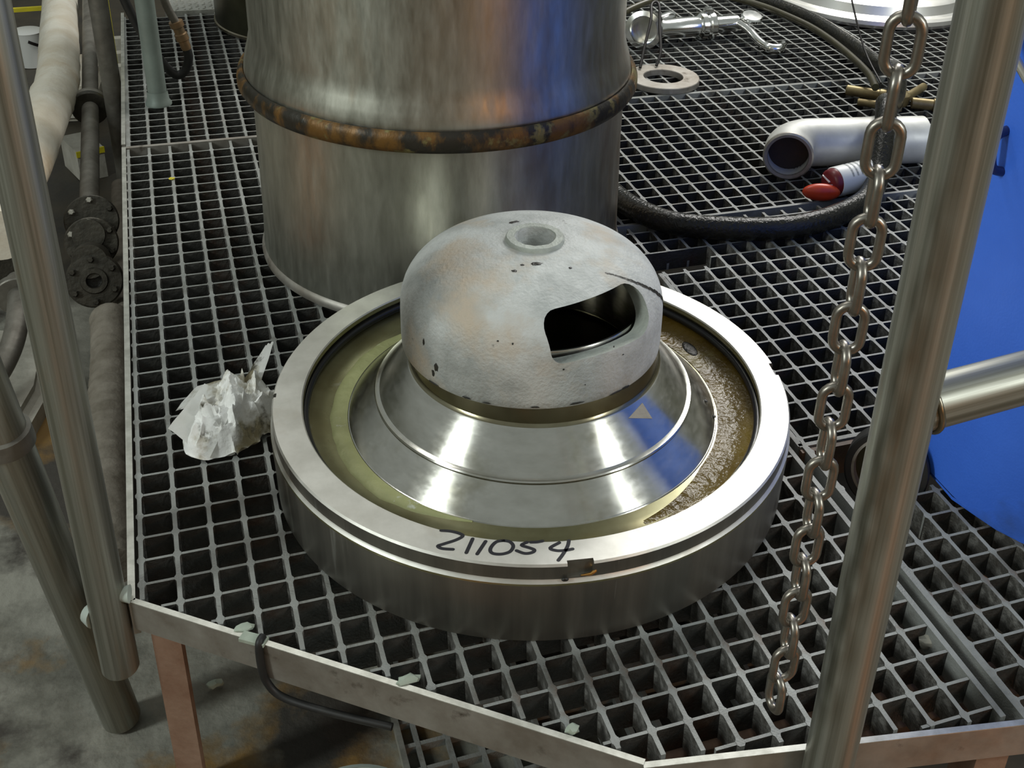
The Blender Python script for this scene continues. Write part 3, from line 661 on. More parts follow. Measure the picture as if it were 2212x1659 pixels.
# ------------------------------------------------------------------ chain
CH0, CH1 = Vector((0.516, -0.230, 0.7162)), Vector((0.5240, -0.2105, 0.1690))
step = (CH1 - CH0) / 16; WR = 0.00365
chain = thing('chain', 'hanging steel chain of oval links in front of the handrail post', 'chain', tuple(CH0))
def link_mesh():
    q = bmesh.new(); hl_ = step.length * 0.5 + 0.0015 - (0.0132 - WR); rr = 0.0132 - WR
    path = []
    for k in range(11): a = PI * k / 10; path.append((rr * math.cos(a), 0, hl_ + rr * math.sin(a)))
    for k in range(11): a = PI + PI * k / 10; path.append((rr * math.cos(a), 0, -hl_ + rr * math.sin(a)))
    tube(q, path, WR, 10, closed=True)
    return finish('link', q, 'chain', chain, smooth=60)
lk = link_mesh(); upc = -step.normalized()
first = True
for i in range(-3, 18):
    o = lk if first else lk.copy()
    if not first: COL.objects.link(o)
    first = False
    rz = math.radians(-34 + 1.9 * i + (90 if i % 2 else 0) + random.uniform(-5, 5))
    zz = upc; xx = Vector((math.cos(rz), math.sin(rz), 0)); xx = (xx - zz * xx.dot(zz)).normalized(); yy = zz.cross(xx); p = step * i
    if i == 17: p = p + Vector((-0.0035, 0, 0))
    o.matrix_local = Matrix(((xx.x, yy.x, zz.x, p.x), (xx.y, yy.y, zz.y, p.y), (xx.z, yy.z, zz.z, p.z), (0, 0, 0, 1)))
    o.parent = chain

# ------------------------------------------------------------------ blue cabinet
bl = thing('blue_cabinet', 'big blue painted cabinet with a rounded corner beyond the handrail', 'cabinet', (0.9425, 0.1, 0))
bm = bmesh.new()
poly = [(0, 0.120)]
for k in range(9): a = PI + (PI / 2) * k / 8; poly.append((0.17 + 0.17 * math.cos(a), -0.008 + 0.17 * math.sin(a)))
poly += [(0.75, -0.178), (0.75, 0.120)]
prism(bm, poly, 0.001, 1.3); bmesh.ops.bevel(bm, geom=[e for e in bm.edges if abs(e.verts[0].co.z - e.verts[1].co.z) < 1e-6], offset=0.006, segments=2, affect='EDGES')
finish('shell', bm, 'blue', bl, smooth=30)
bm = bmesh.new(); tube(bm, smooth_path([(0.003, 0.048, 0.470), (-0.014, 0.044, 0.466), (-0.019, 0.040, 0.448), (-0.014, 0.039, 0.430), (0.003, 0.040, 0.424)], 5), 0.0055, 12); finish('handle', bm, 'darkblue', bl, smooth=60)
bm = bmesh.new(); tube(bm, [(-0.032, 0.056, 0.588), (-0.029, 0.036, 0.566), (0.004, -0.010, 0.500)], [0.0052, 0.0052, 0.004], 14); finish('lever', bm, 'bolt', bl, smooth=40)

# pipe end with a flange in the gap by the cabinet
fl = thing('pipe_flange', 'dark round pipe end with a bright rim in the gap beside the blue cabinet', 'pipe', (0.8920, 0.1620, 0.004))
fd = Vector((-0.62, -0.72, 0.30)).normalized()
bm = bmesh.new(); mt = axis_mtx((0, 0, 0), fd); lathe(bm, [(0.047, -0.03), (0.053, -0.03), (0.053, 0.002), (0.051, 0.004), (0.0445, 0.004), (0.0435, 0.0)], 56, mtx=mt); finish('ring', bm, 'hose_dull', fl, smooth=40)
bm = bmesh.new(); lathe(bm, [(0.0440, -0.002), (0.0440, 0.003), (0.0405, 0.0035), (0.0395, -0.012)], 56, mtx=mt); finish('bright_rim', bm, 'galv_flat', fl, smooth=40)
bm = bmesh.new(); lathe(bm, [(0.043, -0.0125), (0.02, -0.011), (0, -0.0115)], 40, mtx=mt); finish('end_plate', bm, 'tank_dark', fl, smooth=40)

# ------------------------------------------------------------------ things lying on the right-hand gratings
# black hose coil
hp = [(0.833, 0.957), (0.858, 0.887), (0.906, 0.833), (1.027, 0.787), (1.137, 0.785), (1.264, 0.836), (1.366, 0.926), (1.479, 1.069), (1.594, 1.257), (1.690, 1.455), (1.735, 1.675), (1.737, 1.873), (1.700, 2.03), (1.62, 2.20), (1.45, 2.33), (1.2, 2.38), (0.98, 2.25)]
bm = bmesh.new(); tube(bm, smooth_path([(0.825, 1.06, 0.0215)] + [(x, y, 0.0215) for x, y in hp[:6]] + [(1.335, 0.902, 0.034), (1.372, 0.955, 0.080), (1.398, 0.998, 0.110), (1.425, 1.042, 0.119), (1.456, 1.085, 0.104), (1.500, 1.135, 0.070), (1.560, 1.205, 0.055), (1.622, 1.290, 0.062), (1.672, 1.385, 0.058), (1.705, 1.500, 0.030)] + [(x, y, 0.0215) for x, y in hp[10:]], 7), 0.0210, 20)
tag(finish('black_hose', bm, 'hose', smooth=60), 'thick oily black hose lying in a wide curve on the grating', 'hose')
ol = [(1.06, 1.79, 0.02), (1.14, 1.86, 0.05), (1.225, 1.904, 0.075), (1.325, 1.943, 0.085), (1.419, 1.947, 0.085), (1.506, 1.93, 0.082), (1.564, 1.855, 0.078), (1.598, 1.766, 0.074), (1.623, 1.666, 0.068), (1.622, 1.527, 0.062), (1.600, 1.38, 0.058), (1.560, 1.28, 0.060)]
bm = bmesh.new(); tube(bm, smooth_path(ol, 7), 0.0085, 14)
tag(finish('olive_hose', bm, 'hose_olive', smooth=60), 'thin olive hose arching over the bright valve', 'hose')
# pale elbow pipe
eb = thing('pipe_elbow', 'pale stainless elbow pipe, open end towards the bowl', 'pipe', (1.2048, 1.018, 0))
ER = 0.0475
e0 = Vector((-0.008, -0.012, ER + 0.0012)); d0 = Vector((0.50, 0.866, 0)); d1 = Vector((0.985, -0.17, 0)).normalized()
path = [e0, e0 + d0 * 0.012, e0 + d0 * 0.022]
c = e0 + d0 * 0.022; rb_ = 0.065
a_s = math.atan2(d0.y, d0.x); a_e = math.atan2(d1.y, d1.x); n0 = Vector((d0.y, -d0.x, 0)); cc = c + n0 * rb_
for k in range(1, 13):
    a = a_s + (a_e - a_s) * k / 12; path.append(cc + Vector((-math.sin(a), math.cos(a), 0)) * rb_)
path += [path[-1] + d1 * 0.07, path[-1] + d1 * 0.235]
bm = bmesh.new(); tube(bm, path, ER, 40, inner=ER - 0.008); o = finish('bent_pipe', bm, 'pipe_white', eb, smooth=40)
bm = bmesh.new(); mt = axis_mtx(e0 - d0 * 0.001, -d0); lathe(bm, [(ER - 0.0085, -0.002), (ER - 0.0075, 0.003), (ER - 0.002, 0.004), (ER + 0.0012, 0.001), (ER + 0.0012, -0.004)], 40, mtx=mt); finish('end_rim', bm, 'galv_flat', eb, smooth=40)
bm = bmesh.new(); lathe(bm, [(ER - 0.0082, -0.03), (0, -0.03)], 32, mtx=mt); finish('dark_bore', bm, 'pipe_dark', eb)
bm = bmesh.new(); tube(bm, path[3:9], ER - 0.0079, 32, caps=False); finish('bore_wall', bm, 'pipe_dark', eb, smooth=40)
# spray can
cn = thing('spray_can', 'white spray can with a maroon end and red cap beside the elbow', 'can', (1.243, 0.9120, 0.0295))
cd = Vector((0.97, 0.20, 0.0)).normalized(); cr = 0.0290
bm = bmesh.new(); mt = axis_mtx(Vector((0, 0, 0)), cd); lathe(bm, [(0, 0.004), (cr - 0.001, 0.004), (cr, 0.006), (cr, 0.108), (cr - 0.004, 0.114), (0, 0.112)], 36, mtx=mt); finish('can_body', bm, 'white', cn, smooth=40)
bm = bmesh.new(); lathe(bm, [(cr - 0.0015, 0.005), (cr - 0.003, -0.004), (cr - 0.010, -0.010), (0, -0.011)], 36, mtx=mt); finish('can_shoulder', bm, 'maroon', cn, smooth=50)
s1 = Vector((-0.10, 0.97, 0)).normalized()
for k, (u0, tilt) in enumerate(((0.010, 0.3), (-0.002, -0.5))):
    bm = bmesh.new(); cpt = -cd * 0.0108 + s1 * u0 * 0.6 + Vector((0, 0, 0.008 - k * 0.010)); bar(bm, cpt - s1 * 0.011 - Vector((0, 0, tilt * 0.008)), cpt + s1 * 0.011 + Vector((0, 0, tilt * 0.008)), 0.002, 0.0055, up=cd); finish('can_stripe', bm, 'white', cn)
for k in range(6):
    bm = bmesh.new(); rows = []
    for j in range(7):
        a = math.radians(35 + 14 * j); p0 = Vector((0, 0, math.sin(a))) * (cr + 0.0004) - s1 * math.cos(a) * (cr + 0.0004)
        rows.append([bm.verts.new(p0 + cd * (0.030 + 0.0115 * k + t)) for t in (0, 0.0042)])
    for j in range(6): bm.faces.new((rows[j][0], rows[j][1], rows[j + 1][1], rows[j + 1][0]))
    o = finish('label_line', bm, 'print', cn)
bm = bmesh.new(); mt2 = Matrix.Translation((-0.030, -0.014, -0.010)) @ Matrix.Rotation(math.radians(-20), 4, 'Z')
bmesh.ops.create_uvsphere(bm, u_segments=24, v_segments=14, radius=1, matrix=mt2 @ Matrix.Diagonal((0.036, 0.014, 0.017, 1)))
for v in bm.verts: v.co = Vector((v.co.x, v.co.y, max(v.co.z, -0.0285)))
finish('can_cap', bm, 'red', cn, smooth=60)
# bright sanitary valve
vl = thing('steel_valve', 'bright polished steel valve with a lever, lying near the washer plate', 'valve', (1.2226, 1.820, 0)); vl.scale = (1.047, 1.047, 1.047)
bm = bmesh.new(); fd2 = Vector((-0.58, -0.80, 0.15)).normalized(); mt = axis_mtx((0.0, -0.01, 0.046), fd2)
lathe(bm, [(0.036, -0.05), (0.040, -0.045), (0.040, 0.0), (0.0455, 0.002), (0.0455, 0.010), (0.034, 0.012), (0.0325, 0.008), (0.032, -0.046), (0, -0.044)], 48, mtx=mt); finish('ferrule', bm, 'chrome', vl, smooth=35)
bm = bmesh.new(); a0_, a1_ = Vector((0.030, 0.012, 0.036)), Vector((0.335, 0.030, 0.036)); mt = axis_mtx(a0_, a1_ - a0_)
lathe(bm, [(0.028, 0.0), (0.030, 0.01), (0.0245, 0.03), (0.0245, 0.120), (0.0265, 0.124), (0.0330, 0.128), (0.0345, 0.140), (0.0320, 0.143), (0.0320, 0.147), (0.0345, 0.150), (0.0345, 0.163), (0.030, 0.167), (0.0205, 0.170), (0.0205, 0.232), (0.0, 0.234)], 40, mtx=mt); finish('valve_body', bm, 'chrome', vl, smooth=35)
bm = bmesh.new(); p_ = a0_ + (a1_ - a0_).normalized() * 0.150 + Vector((0, 0, 0.034)); box(bm, (-0.012, -0.010, -0.006), (0.012, 0.010, 0.012), Matrix.Translation(p_)); bmesh.ops.bevel(bm, geom=bm.edges[:], offset=0.004, segments=2, affect='EDGES'); finish('clamp_nut', bm, 'chrome', vl, smooth=40)
bm = bmesh.new(); lathe(bm, [(0, 0.038), (0.024, 0.038), (0.0275, 0.041), (0.0275, 0.047), (0.024, 0.050), (0, 0.051)], 36, mtx=Matrix.Translation((0.292, 0.015, 0.012)) @ Matrix.Rotation(0.25, 4, 'X')); finish('disc_cap', bm, 'chrome', vl, smooth=35)
bm = bmesh.new(); tube(bm, smooth_path([(0.262, 0.005, 0.040), (0.268, -0.035, 0.034), (0.272, -0.085, 0.022), (0.283, -0.118, 0.016), (0.305, -0.125, 0.016), (0.326, -0.105, 0.018)], 5), [0.010] * 6 + [0.011] * 8 + [0.0125] * 8 + [0.010] * 4, 14); finish('lever', bm, 'chrome', vl, smooth=60)
bm = bmesh.new(); mt = axis_mtx((0.115, 0.125, 0.022), (0.9, 0.3, 0.2)); lathe(bm, [(0, -0.035), (0.020, -0.035), (0.022, -0.03), (0.022, 0.02), (0.016, 0.03), (0, 0.03)], 24, mtx=mt)
tag(finish('steel_ferrule', bm, 'chrome', smooth=35, loc=(1.2226, 1.820, 0)), 'small bright steel ferrule lying behind the valve body', 'fitting')
# washer plate and the strap on it
bm = bmesh.new(); lathe(bm, [(0.046, 0.0005), (0.0835, 0.0005), (0.0848, 0.002), (0.0848, 0.0135), (0.0835, 0.015), (0.0472, 0.015), (0.0460, 0.0135)], 72, closed=True)
tag(finish('washer_plate', bm, 'galv_flat', smooth=35, loc=(1.1747, 1.5676, 0)), 'flat grey steel washer lying on the grating beside the drum band', 'washer')
bm = bmesh.new(); tube(bm, smooth_path([(1.138, 1.622, 0.0190), (1.165, 1.665, 0.06), (1.196, 1.712, 0.105), (1.212, 1.752, 0.128), (1.230, 1.765, 0.131), (1.232, 1.748, 0.121), (1.216, 1.702, 0.085), (1.201, 1.652, 0.045), (1.182, 1.628, 0.0190)], 5), 0.0036, 10)
tag(finish('strap_loop', bm, 'black_strap', smooth=60), 'thin black strap loop leaning from the washer against the valve', 'strap')
# brass cross valve
bv = thing('brass_fitting', 'old brass fitting with stubby arms lying behind the chain', 'fitting', (1.6457, 1.3079, 0)); bv.scale = (1.07, 1.07, 1.07)
bm = bmesh.new(); lathe(bm, [(0, 0.002), (0.020, 0.002), (0.024, 0.008), (0.024, 0.026), (0.016, 0.032), (0, 0.032)], 24); finish('hub', bm, 'brass', bv, smooth=40)
for nm, a_, b_, r_ in (('arm', (-0.080, 0.078, 0.013), (-0.012, 0.012, 0.016), 0.0115), ('arm', (-0.088, 0.018, 0.0085), (-0.012, -0.035, 0.0085), 0.0080), ('arm', (0.105, 0.060, 0.012), (0.016, 0.004, 0.012), 0.0090), ('arm', (0.018, -0.022, 0.0125), (0.070, -0.052, 0.0125), 0.0120)):
    bm = bmesh.new(); mt = axis_mtx(a_, Vector(b_) - Vector(a_)); l = (Vector(b_) - Vector(a_)).length
    lathe(bm, [(0, 0), (r_ * 0.85, 0), (r_, 0.002), (r_, l * 0.75), (r_ * 1.2, l * 0.77), (r_ * 1.2, l), (0, l)], 20, mtx=mt); finish(nm, bm, 'brass', bv, smooth=40)
# polished lid
bm = bmesh.new(); lathe(bm, [(0.285, 0.001), (0.300, 0.003), (0.306, 0.012), (0.304, 0.022), (0.296, 0.027), (0.284, 0.026), (0.276, 0.030), (0.266, 0.052), (0.255, 0.058), (0.20, 0.066), (0.10, 0.073), (0, 0.075)], 128, mtx=Matrix.Diagonal((1.06, 1.06, 1.06, 1)))
tag(finish('round_lid', bm, 'lid', smooth=30, loc=(2.060, 2.105, 0)), 'large shiny round lid lying beyond the hose coil', 'lid')
bm = bmesh.new(); tube(bm, smooth_path([(1.672, 1.80, 0.55), (1.664, 1.68, 0.30), (1.648, 1.50, 0.10), (1.622, 1.35, 0.04)], 6), 0.0022, 8)
tag(finish('wire', bm, 'black_strap', smooth=60), 'thin dark wire hanging down behind the chain', 'wire')

# ------------------------------------------------------------------ crumpled paper towel
rag = thing('paper_towel', 'crumpled dirty white paper towel pressed against the bowl ring', 'paper', (0.1190, 0.4840, 0))
bm = bmesh.new()
nr, na = 34, 96
V = [[None] * na for _ in range(nr)]
for i in range(nr):
    t = i / (nr - 1)
    for k in range(na):
        a = 2 * PI * k / na
        R_ = 0.062 * (1 + 0.20 * math.cos(2 * (a - 0.75)) + 0.16 * noise.noise(Vector((math.cos(a) * 2.2, math.sin(a) * 2.2, 3))))
        x, y = R_ * t * math.cos(a), R_ * t * math.sin(a)
        n1 = noise.noise(Vector((x * 30 + 2, y * 30, 1.0))); n2 = noise.noise(Vector((x * 62, y * 62, 5.0))); n3 = noise.noise(Vector((x * 130, y * 130, 9.0)))
        z = 0.050 * (1 - t ** 3.0) + (0.030 * (0.5 - abs(n1) * 2.2) + 0.016 * (0.5 - abs(n2) * 1.9) + 0.006 * (0.5 - abs(n3) * 2)) * (1 - t ** 5) + 0.012 * (x + y) / 0.06 * (1 - t ** 2)
        if t > 0.97: z = 0.003 + 0.012 * abs(noise.noise(Vector((math.cos(a) * 4, math.sin(a) * 4, 8))))
        V[i][k] = bm.verts.new((x + 0.006 * n2, y + 0.006 * n1, max(z, 0.002)))
for i in range(nr - 1):
    for k in range(na):
        if i == 0: continue
        bm.faces.new((V[i][k], V[i][(k + 1) % na], V[i + 1][(k + 1) % na], V[i + 1][k]))
ctr = bm.verts.new((0, 0, sum(v.co.z for v in V[1]) / na))
for k in range(na): bm.faces.new((ctr, V[1][k], V[1][(k + 1) % na]))
bmesh.ops.delete(bm, geom=[v for v in bm.verts if not v.link_faces], context='VERTS')
finish('crumpled_sheet', bm, 'paper', rag, smooth=28)
def flap(pts):
    q = bmesh.new(); n = 7
    g = [[q.verts.new(Vector(pts[0]).lerp(Vector(pts[1]), i / n).lerp(Vector(pts[3]).lerp(Vector(pts[2]), i / n), j / n) + Vector((0, 0, 0.0035 * noise.noise(Vector((i * 0.6, j * 0.6, pts[0][0] * 90)))))) for j in range(n + 1)] for i in range(n + 1)]
    for i in range(n):
        for j in range(n): q.faces.new((g[i][j], g[i + 1][j], g[i + 1][j + 1], g[i][j + 1]))
    r = bmesh.ops.solidify(q, geom=q.faces[:], thickness=0.0012)
    return finish('corner_flap', q, 'paper', rag, smooth=50)
flap([(-0.080, -0.012, 0.024), (-0.036, -0.066, 0.006), (0.006, -0.016, 0.056), (-0.030, 0.030, 0.056)])
flap([(-0.070, 0.034, 0.018), (-0.030, 0.006, 0.046), (0.010, 0.030, 0.058), (-0.040, 0.072, 0.026)])
flap([(0.012, 0.034, 0.040), (0.040, 0.018, 0.056), (0.062, 0.060, 0.084), (0.052, 0.068, 0.076)])

# ------------------------------------------------------------------ pipework left of the platform
lp = thing('lagged_pipe', 'thick pipe wrapped in pale cloth lagging', 'pipe', (-0.165, 1.60, -0.06))
lpath = [Vector((-0.202, 3.24, -0.15)), Vector((-0.173, 2.46, -0.10)), Vector((-0.160, 2.07, -0.075)), Vector((-0.176, 1.80, -0.06)), Vector((-0.200, 1.53, -0.058)), Vector((-0.225, 1.25, -0.06))]
bm = bmesh.new(); tube(bm, [p - lp.location for p in smooth_path(lpath, 10)], 0.0485, 28)
for v in bm.verts: v.co += Vector((noise.noise(v.co * 30), 0, noise.noise(v.co * 30 + Vector((4, 0, 0))))) * 0.003
finish('cloth_wrap', bm, 'lagging', lp, smooth=60)
def pipe_run(name, label, cat, pts, r, m, extra=()):
    t = thing(name, label, cat, tuple(pts[0]))
    bm = bmesh.new(); tube(bm, [Vector(p) - t.location for p in smooth_path(pts, 8)], r, 20); finish('pipe', bm, m, t, smooth=50)
    for nm, p, d, rr, th, mm in extra:
        bm = bmesh.new(); mt = axis_mtx(Vector(p) - t.location, d); lathe(bm, [(0, -th / 2), (rr - 0.002, -th / 2), (rr, -th / 2 + 0.002), (rr, th / 2 - 0.002), (rr - 0.002, th / 2), (0, th / 2)], 32, mtx=mt); finish(nm, bm, mm, t, smooth=35)
    return t
pipe_run('steel_pipe', 'grey pipe running into the black flanged valve', 'pipe', [(-0.105, 2.86, -0.10), (-0.095, 2.27, -0.10), (-0.089, 1.88, -0.10), (-0.084, 1.40, -0.10)], 0.0185, 'oldpipe',
         [('flange', (-0.0905, 1.955, -0.10), (0, 1, 0), 0.040, 0.016, 'iron'), ('flange', (-0.0908, 1.975, -0.10), (0, 1, 0), 0.040, 0.014, 'oldpipe')])
fv = thing('flanged_valve', 'black iron flanged valve with bolts at the end of the grey pipe', 'valve', (-0.082, 1.365, -0.105))
def disc(par, nm, p, d, prof, m, seg=36):
    bm = bmesh.new(); lathe(bm, prof, seg, mtx=axis_mtx(p, d)); return finish(nm, bm, m, par, smooth=35)
def flange_prof(r, th): return [(0, -th / 2), (r - 0.002, -th / 2), (r, -th / 2 + 0.002), (r, th / 2 - 0.002), (r - 0.002, th / 2), (0, th / 2)]
fdir = Vector((0.0, -0.90, 0.42)).normalized()
disc(fv, 'flange', (0.002, 0.0, 0.0), fdir, flange_prof(0.049, 0.014), 'iron')
disc(fv, 'flange', (0.002, -0.085, -0.004), fdir, flange_prof(0.047, 0.014), 'iron')
disc(fv, 'valve_body', (0.0, -0.045, -0.006), fdir, [(0, -0.06), (0.028, -0.06), (0.031, 0.0), (0.028, 0.055), (0, 0.056)], 'iron')
disc(fv, 'valve_neck', (0.0, -0.125, -0.02), fdir, [(0, -0.06), (0.030, -0.06), (0.034, 0.0), (0.030, 0.05), (0, 0.05)], 'iron')
disc(fv, 'end_flange', (0.004, -0.185, -0.030), fdir, [(0.016, -0.02), (0.047, -0.02), (0.049, -0.016), (0.049, -0.004), (0.046, 0.0), (0.024, 0.001), (0.022, 0.005), (0.014, 0.005), (0.0125, 0.0), (0.0125, -0.02)], 'iron')
disc(fv, 'dark_bore', (0.004, -0.185, -0.030), fdir, [(0.013, -0.012), (0, -0.012)], 'grime', 20)
u_ = Vector((1, 0, 0)); v_ = fdir.cross(u_)
for (cy, cz, r_) in ((0.0, 0.0, 0.039), (-0.085, -0.004, 0.038), (-0.185, -0.030, 0.038)):
    for k in range(6):
        a = PI / 6 + k * PI / 3; c = Vector((0.003, cy, cz)) + (u_ * math.cos(a) + v_ * math.sin(a)) * r_ + fdir * (0.009 if cy > -0.1 else 0.003)
        disc(fv, 'bolt', c, fdir, [(0, -0.002), (0.0062, -0.002), (0.0062, 0.004), (0.004, 0.007), (0, 0.007)], 'bolt' if k in (1, 2) and cy > -0.1 else 'iron', 6)
wp = thing('wrapped_pipe', 'dirty cloth wrapped pipe along the platform edge', 'pipe', (-0.050, 1.05, -0.140))
bm = bmesh.new(); n = 150; pth = [Vector((-0.0530 + 0.003 * math.sin(k * 0.05), 1.05 - 0.0042 * k, -0.140)) - wp.location for k in range(n)]
tube(bm, pth, [0.0300 + 0.0022 * abs(math.sin(k * 0.55)) + 0.002 * noise.noise(Vector((k * 0.3, 0, 0))) for k in range(n)], 22); finish('pipe', bm, 'wrapped', wp, smooth=50)
pipe_run('brown_pipe', 'thin brown pipe beside the grey pipe at the platform edge', 'pipe', [(-0.040, 1.72, -0.20), (-0.040, 1.5, -0.20), (-0.036, 1.16, -0.20)], 0.0195, 'wrapped')
pipe_run('pipe_bend', 'grey pipe bend rising behind the nearest left post', 'pipe', [(-0.268, 1.02, -0.24), (-0.238, 1.075, -0.225), (-0.218, 1.14, -0.205), (-0.214, 1.23, -0.19), (-0.222, 1.32, -0.19)], 0.0190, 'oldpipe',
         [('flange', (-0.217, 1.265, -0.19), (-0.05, 1, 0.1), 0.040, 0.016, 'oldpipe')])
vb = thing('iron_valve', 'black iron valve half hidden behind the nearest left post', 'valve', (-0.234, 1.40, -0.19))
disc(vb, 'flange', (0, 0, 0), (0.1, -1, 0.3), flange_prof(0.050, 0.018), 'iron'); disc(vb, 'valve_body', (-0.01, 0.07, 0.0), (0.1, -1, 0.3), [(0, -0.08), (0.034, -0.08), (0.040, 0), (0.034, 0.07), (0, 0.07)], 'iron')
disc(vb, 'bonnet', (-0.02, 0.08, 0.05), (0, 0, 1), [(0, -0.03), (0.03, -0.03), (0.03, 0.01), (0.018, 0.02), (0.012, 0.07), (0, 0.07)], 'iron'); disc(vb, 'stem_nut', (-0.005, 0.05, 0.115), (0, 0, 1), flange_prof(0.012, 0.02), 'bolt', 8)
bm = bmesh.new(); prism(bm, [(-0.60, 0.70), (-0.243, 0.92), (-0.205, 0.99), (-0.178, 1.09), (-0.168, 1.29), (-0.60, 1.42)], FZ - 0.02, FZ + 0.050); bmesh.ops.bevel(bm, geom=[e for e in bm.edges if min(v.co.z for v in e.verts) > FZ + 0.04], offset=0.02, segments=3, affect='EDGES')
tag(finish('concrete_plinth', bm, 'concrete_pale', smooth=40), 'low rounded concrete plinth under the grey pipe bend', 'plinth')
bk = thing('concrete_block', 'pale block with a yellow painted edge beside the lagged pipe', 'block', (-0.118, 2.10, FZ))
bm = bmesh.new(); mt = Matrix.Rotation(0.35, 4, 'Z'); box(bm, (-0.04, -0.03, 0), (0.025, 0.09, 0.08), mt); finish('block_body', bm, 'concrete_pale', bk)
bm = bmesh.new(); box(bm, (-0.041, -0.033, 0.066), (0.026, -0.029, 0.081), mt); finish('painted_edge', bm, 'yellow', bk)
bm = bmesh.new(); box(bm, (-0.06, -0.10, 0), (0.06, 0.20, 0.10), Matrix.Rotation(-0.1, 4, 'Z')); bmesh.ops.bevel(bm, geom=bm.edges[:], offset=0.015, segments=2, affect='EDGES')
tag(finish('tan_block', bm, 'lagging', smooth=40, loc=(-0.150, 2.56, FZ)), 'tan block on the floor behind the lagged pipe', 'block')
ct = thing('white_tub', 'white round tub with a dark strap far behind the posts', 'tub', (-0.300, 2.98, FZ)); ct.scale = (0.62, 0.62, 0.62)
bm = bmesh.new(); lathe(bm, [(0, 0), (0.060, 0), (0.072, 0.17), (0.074, 0.172), (0.066, 0.176), (0, 0.176)], 36); finish('tub_body', bm, 'white', ct, smooth=40)
bm = bmesh.new(); lathe(bm, [(0.0685, 0.095), (0.0705, 0.095), (0.0715, 0.11), (0.0695, 0.11)], 36, closed=True, mtx=Matrix.Rotation(0.5, 4, 'Y') @ Matrix.Translation((-0.05, 0, 0.02))); finish('strap', bm, 'black_strap', ct, smooth=40)
bm = bmesh.new(); bar(bm, (-0.50, 3.08, -0.19), (-0.20, 3.10, -0.19), 0.012, 0.012); tag(finish('yellow_rod', bm, 'yellow'), 'thin yellow rod lying crosswise behind the lagged pipe', 'rod')
bm = bmesh.new(); lathe(bm, [(0, 0), (0.022, 0), (0.024, 0.03), (0.012, 0.045), (0, 0.045)], 20); tag(finish('red_cap', bm, 'red', smooth=40, loc=(-0.272, 2.55, FZ)), 'small red cap on the floor beside the lagged pipe', 'cap')

# ------------------------------------------------------------------ rear: dark tank, tread plate
tk = thing('dark_tank', 'dark steel tank standing behind the drum', 'tank', (0.458, 2.215, 0))
bm = bmesh.new(); lathe(bm, [(0.20, 0.001), (0.232, 0.001), (0.240, 0.006), (0.240, 0.80), (0.20, 0.80)], 80); finish('tank_wall', bm, 'tank_dark', tk, smooth=40)
bm = bmesh.new(); lathe(bm, [(0.240, 0.004), (0.2435, 0.006), (0.2435, 0.012), (0.240, 0.014)], 80); finish('weld_bead', bm, 'bandsteel', tk, smooth=60)
tp = thing('tread_plate', 'raised pattern metal tread plate at the far end of the rear grating', 'plate', (0.10, 2.330, 0))
bm = bmesh.new(); box(bm, (0.0, 0.0, -0.006), (0.69, 0.75, 0.004)); finish('plate', bm, 'tread', tp)
bm = bmesh.new(); box(bm, (0.0, -0.006, -0.03), (0.69, 0.0, 0.006)); finish('edge_strip', bm, 'yellow' if False else 'bar_top', tp)
bm = bmesh.new()
for i in range(22):
    for j in range(18):
        a = PI / 4 if (i + j) % 2 else -PI / 4; cx_, cy_ = 0.012 + i * 0.017, 0.014 + j * 0.017
        if cx_ > 0.4: continue
        mt = Matrix.Translation((cx_, cy_, 0.004)) @ Matrix.Rotation(a, 4, 'Z'); box(bm, (-0.006, -0.002, 0), (0.006, 0.002, 0.0016), mt)
o = finish('raised_lugs', bm, 'tread', tp); o['kind'] = 'stuff'

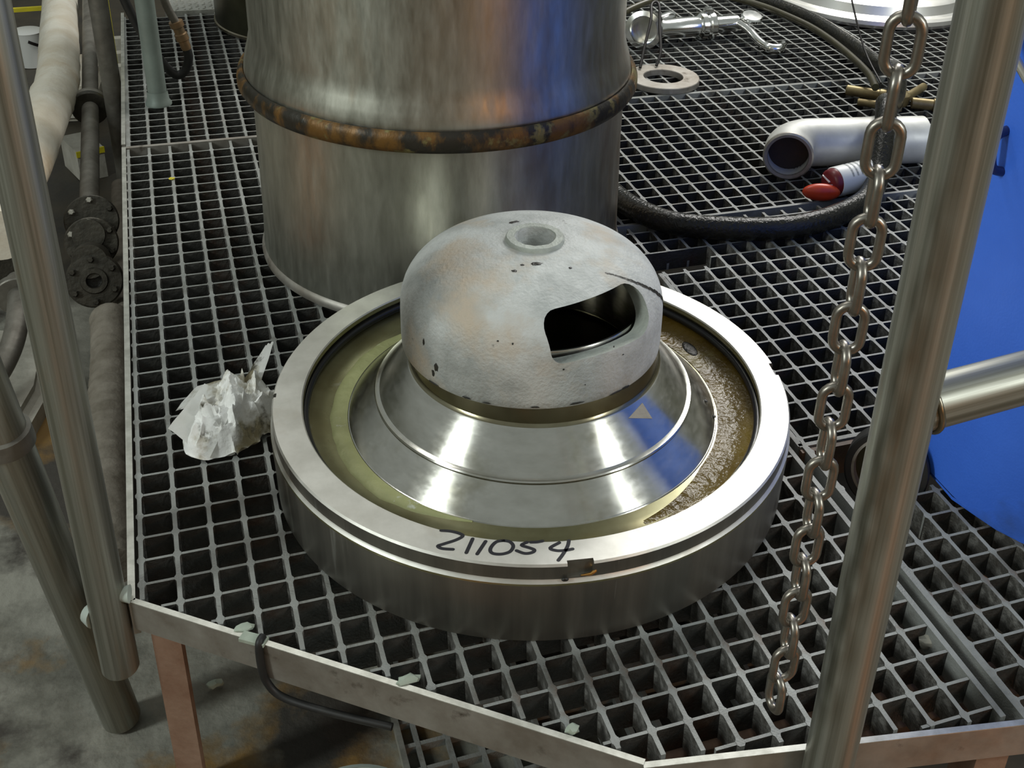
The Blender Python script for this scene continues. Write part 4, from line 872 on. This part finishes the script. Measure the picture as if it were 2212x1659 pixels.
# ------------------------------------------------------------------ below the platform front
lg = thing('pit_grating', 'lower grating set in the floor under the front edge bar', 'grating', (0.2660, -0.35, FZ + 0.012))
for i in range(14):
    q = bmesh.new(); box(q, (-0.003, 0, -0.030), (0.003, 0.70, 0)); finish('long_bar', q, 'grating', lg, loc=(0.02 + i * 0.038, 0, 0))
for j in range(18):
    q = bmesh.new(); box(q, (0, -0.003, -0.030), (0.52, 0.003, -0.0005)); finish('cross_bar', q, 'grating', lg, loc=(0, 0.01 + j * 0.038, 0))
q = bmesh.new(); box(q, (-0.004, -0.0, -0.035), (0.003, 0.70, 0.004)); finish('edge_bar', q, 'bar_top', lg)
q = bmesh.new(); box(q, (0.003, 0, -0.034), (0.52, 0.70, -0.031)); finish('pit_bottom', q, 'grime', lg)
bk2 = thing('bucket', 'pale plastic bucket under the diagonal edge bar', 'bucket', (0.1850, 0.0450, FZ))
bm = bmesh.new(); lathe(bm, [(0, 0.002), (0.062, 0.002), (0.066, 0.008), (0.074, 0.085), (0.078, 0.086), (0.078, 0.092), (0.072, 0.094)], 48); finish('bucket_wall', bm, 'bucket', bk2, smooth=40)
bm = bmesh.new(); lathe(bm, [(0.0735, 0.0925), (0.069, 0.091), (0.066, 0.086), (0, 0.087)], 48); finish('bucket_lid', bm, 'bucket', bk2, smooth=40)

# ------------------------------------------------------------------ loose chips
def chip(label, loc, size, m, seed, group=None):
    q = bmesh.new(); bmesh.ops.create_icosphere(q, subdivisions=2, radius=1)
    for v in q.verts:
        k = 1 + 0.5 * noise.noise(v.co * 1.6 + Vector((seed, seed, 0))); v.co = Vector((v.co.x * size[0] * k, v.co.y * size[1] * k, v.co.z * size[2] * k))
    mz = min(v.co.z for v in q.verts)
    for v in q.verts: v.co.z -= mz
    return tag(finish('chip', q, m, smooth=25, loc=loc), label, 'chip', group)
chip('pale green chip lying on the floor under the edge bar joint', (0.0522, 0.3659, FZ + 0.006), (0.011, 0.007, 0.004), 'tangreen', 1.0)
chip('pale chip on the grating edge next to the black cable', (0.0990, 0.1290, 0.0002), (0.010, 0.006, 0.003), 'tangreen', 2.0)
chip('pale chip at the edge bar below the marker number', (0.2450, 0.0120, 0.0002), (0.012, 0.006, 0.004), 'tangreen', 4.0)
chip('pale chip at the diagonal bar near the frame corner by the chain', (0.3820, -0.0930, 0.0002), (0.007, 0.006, 0.004), 'tangreen', 5.0)
chip('tiny yellow chip on the grating left of the drum', (0.0735, 1.283, 0.0002), (0.006, 0.004, 0.002), 'yellow', 6.0)
chip('small pale stone caught in the grating near the blue cabinet', (0.7945, -0.082, -0.030), (0.012, 0.010, 0.009), 'concrete_pale', 7.0)
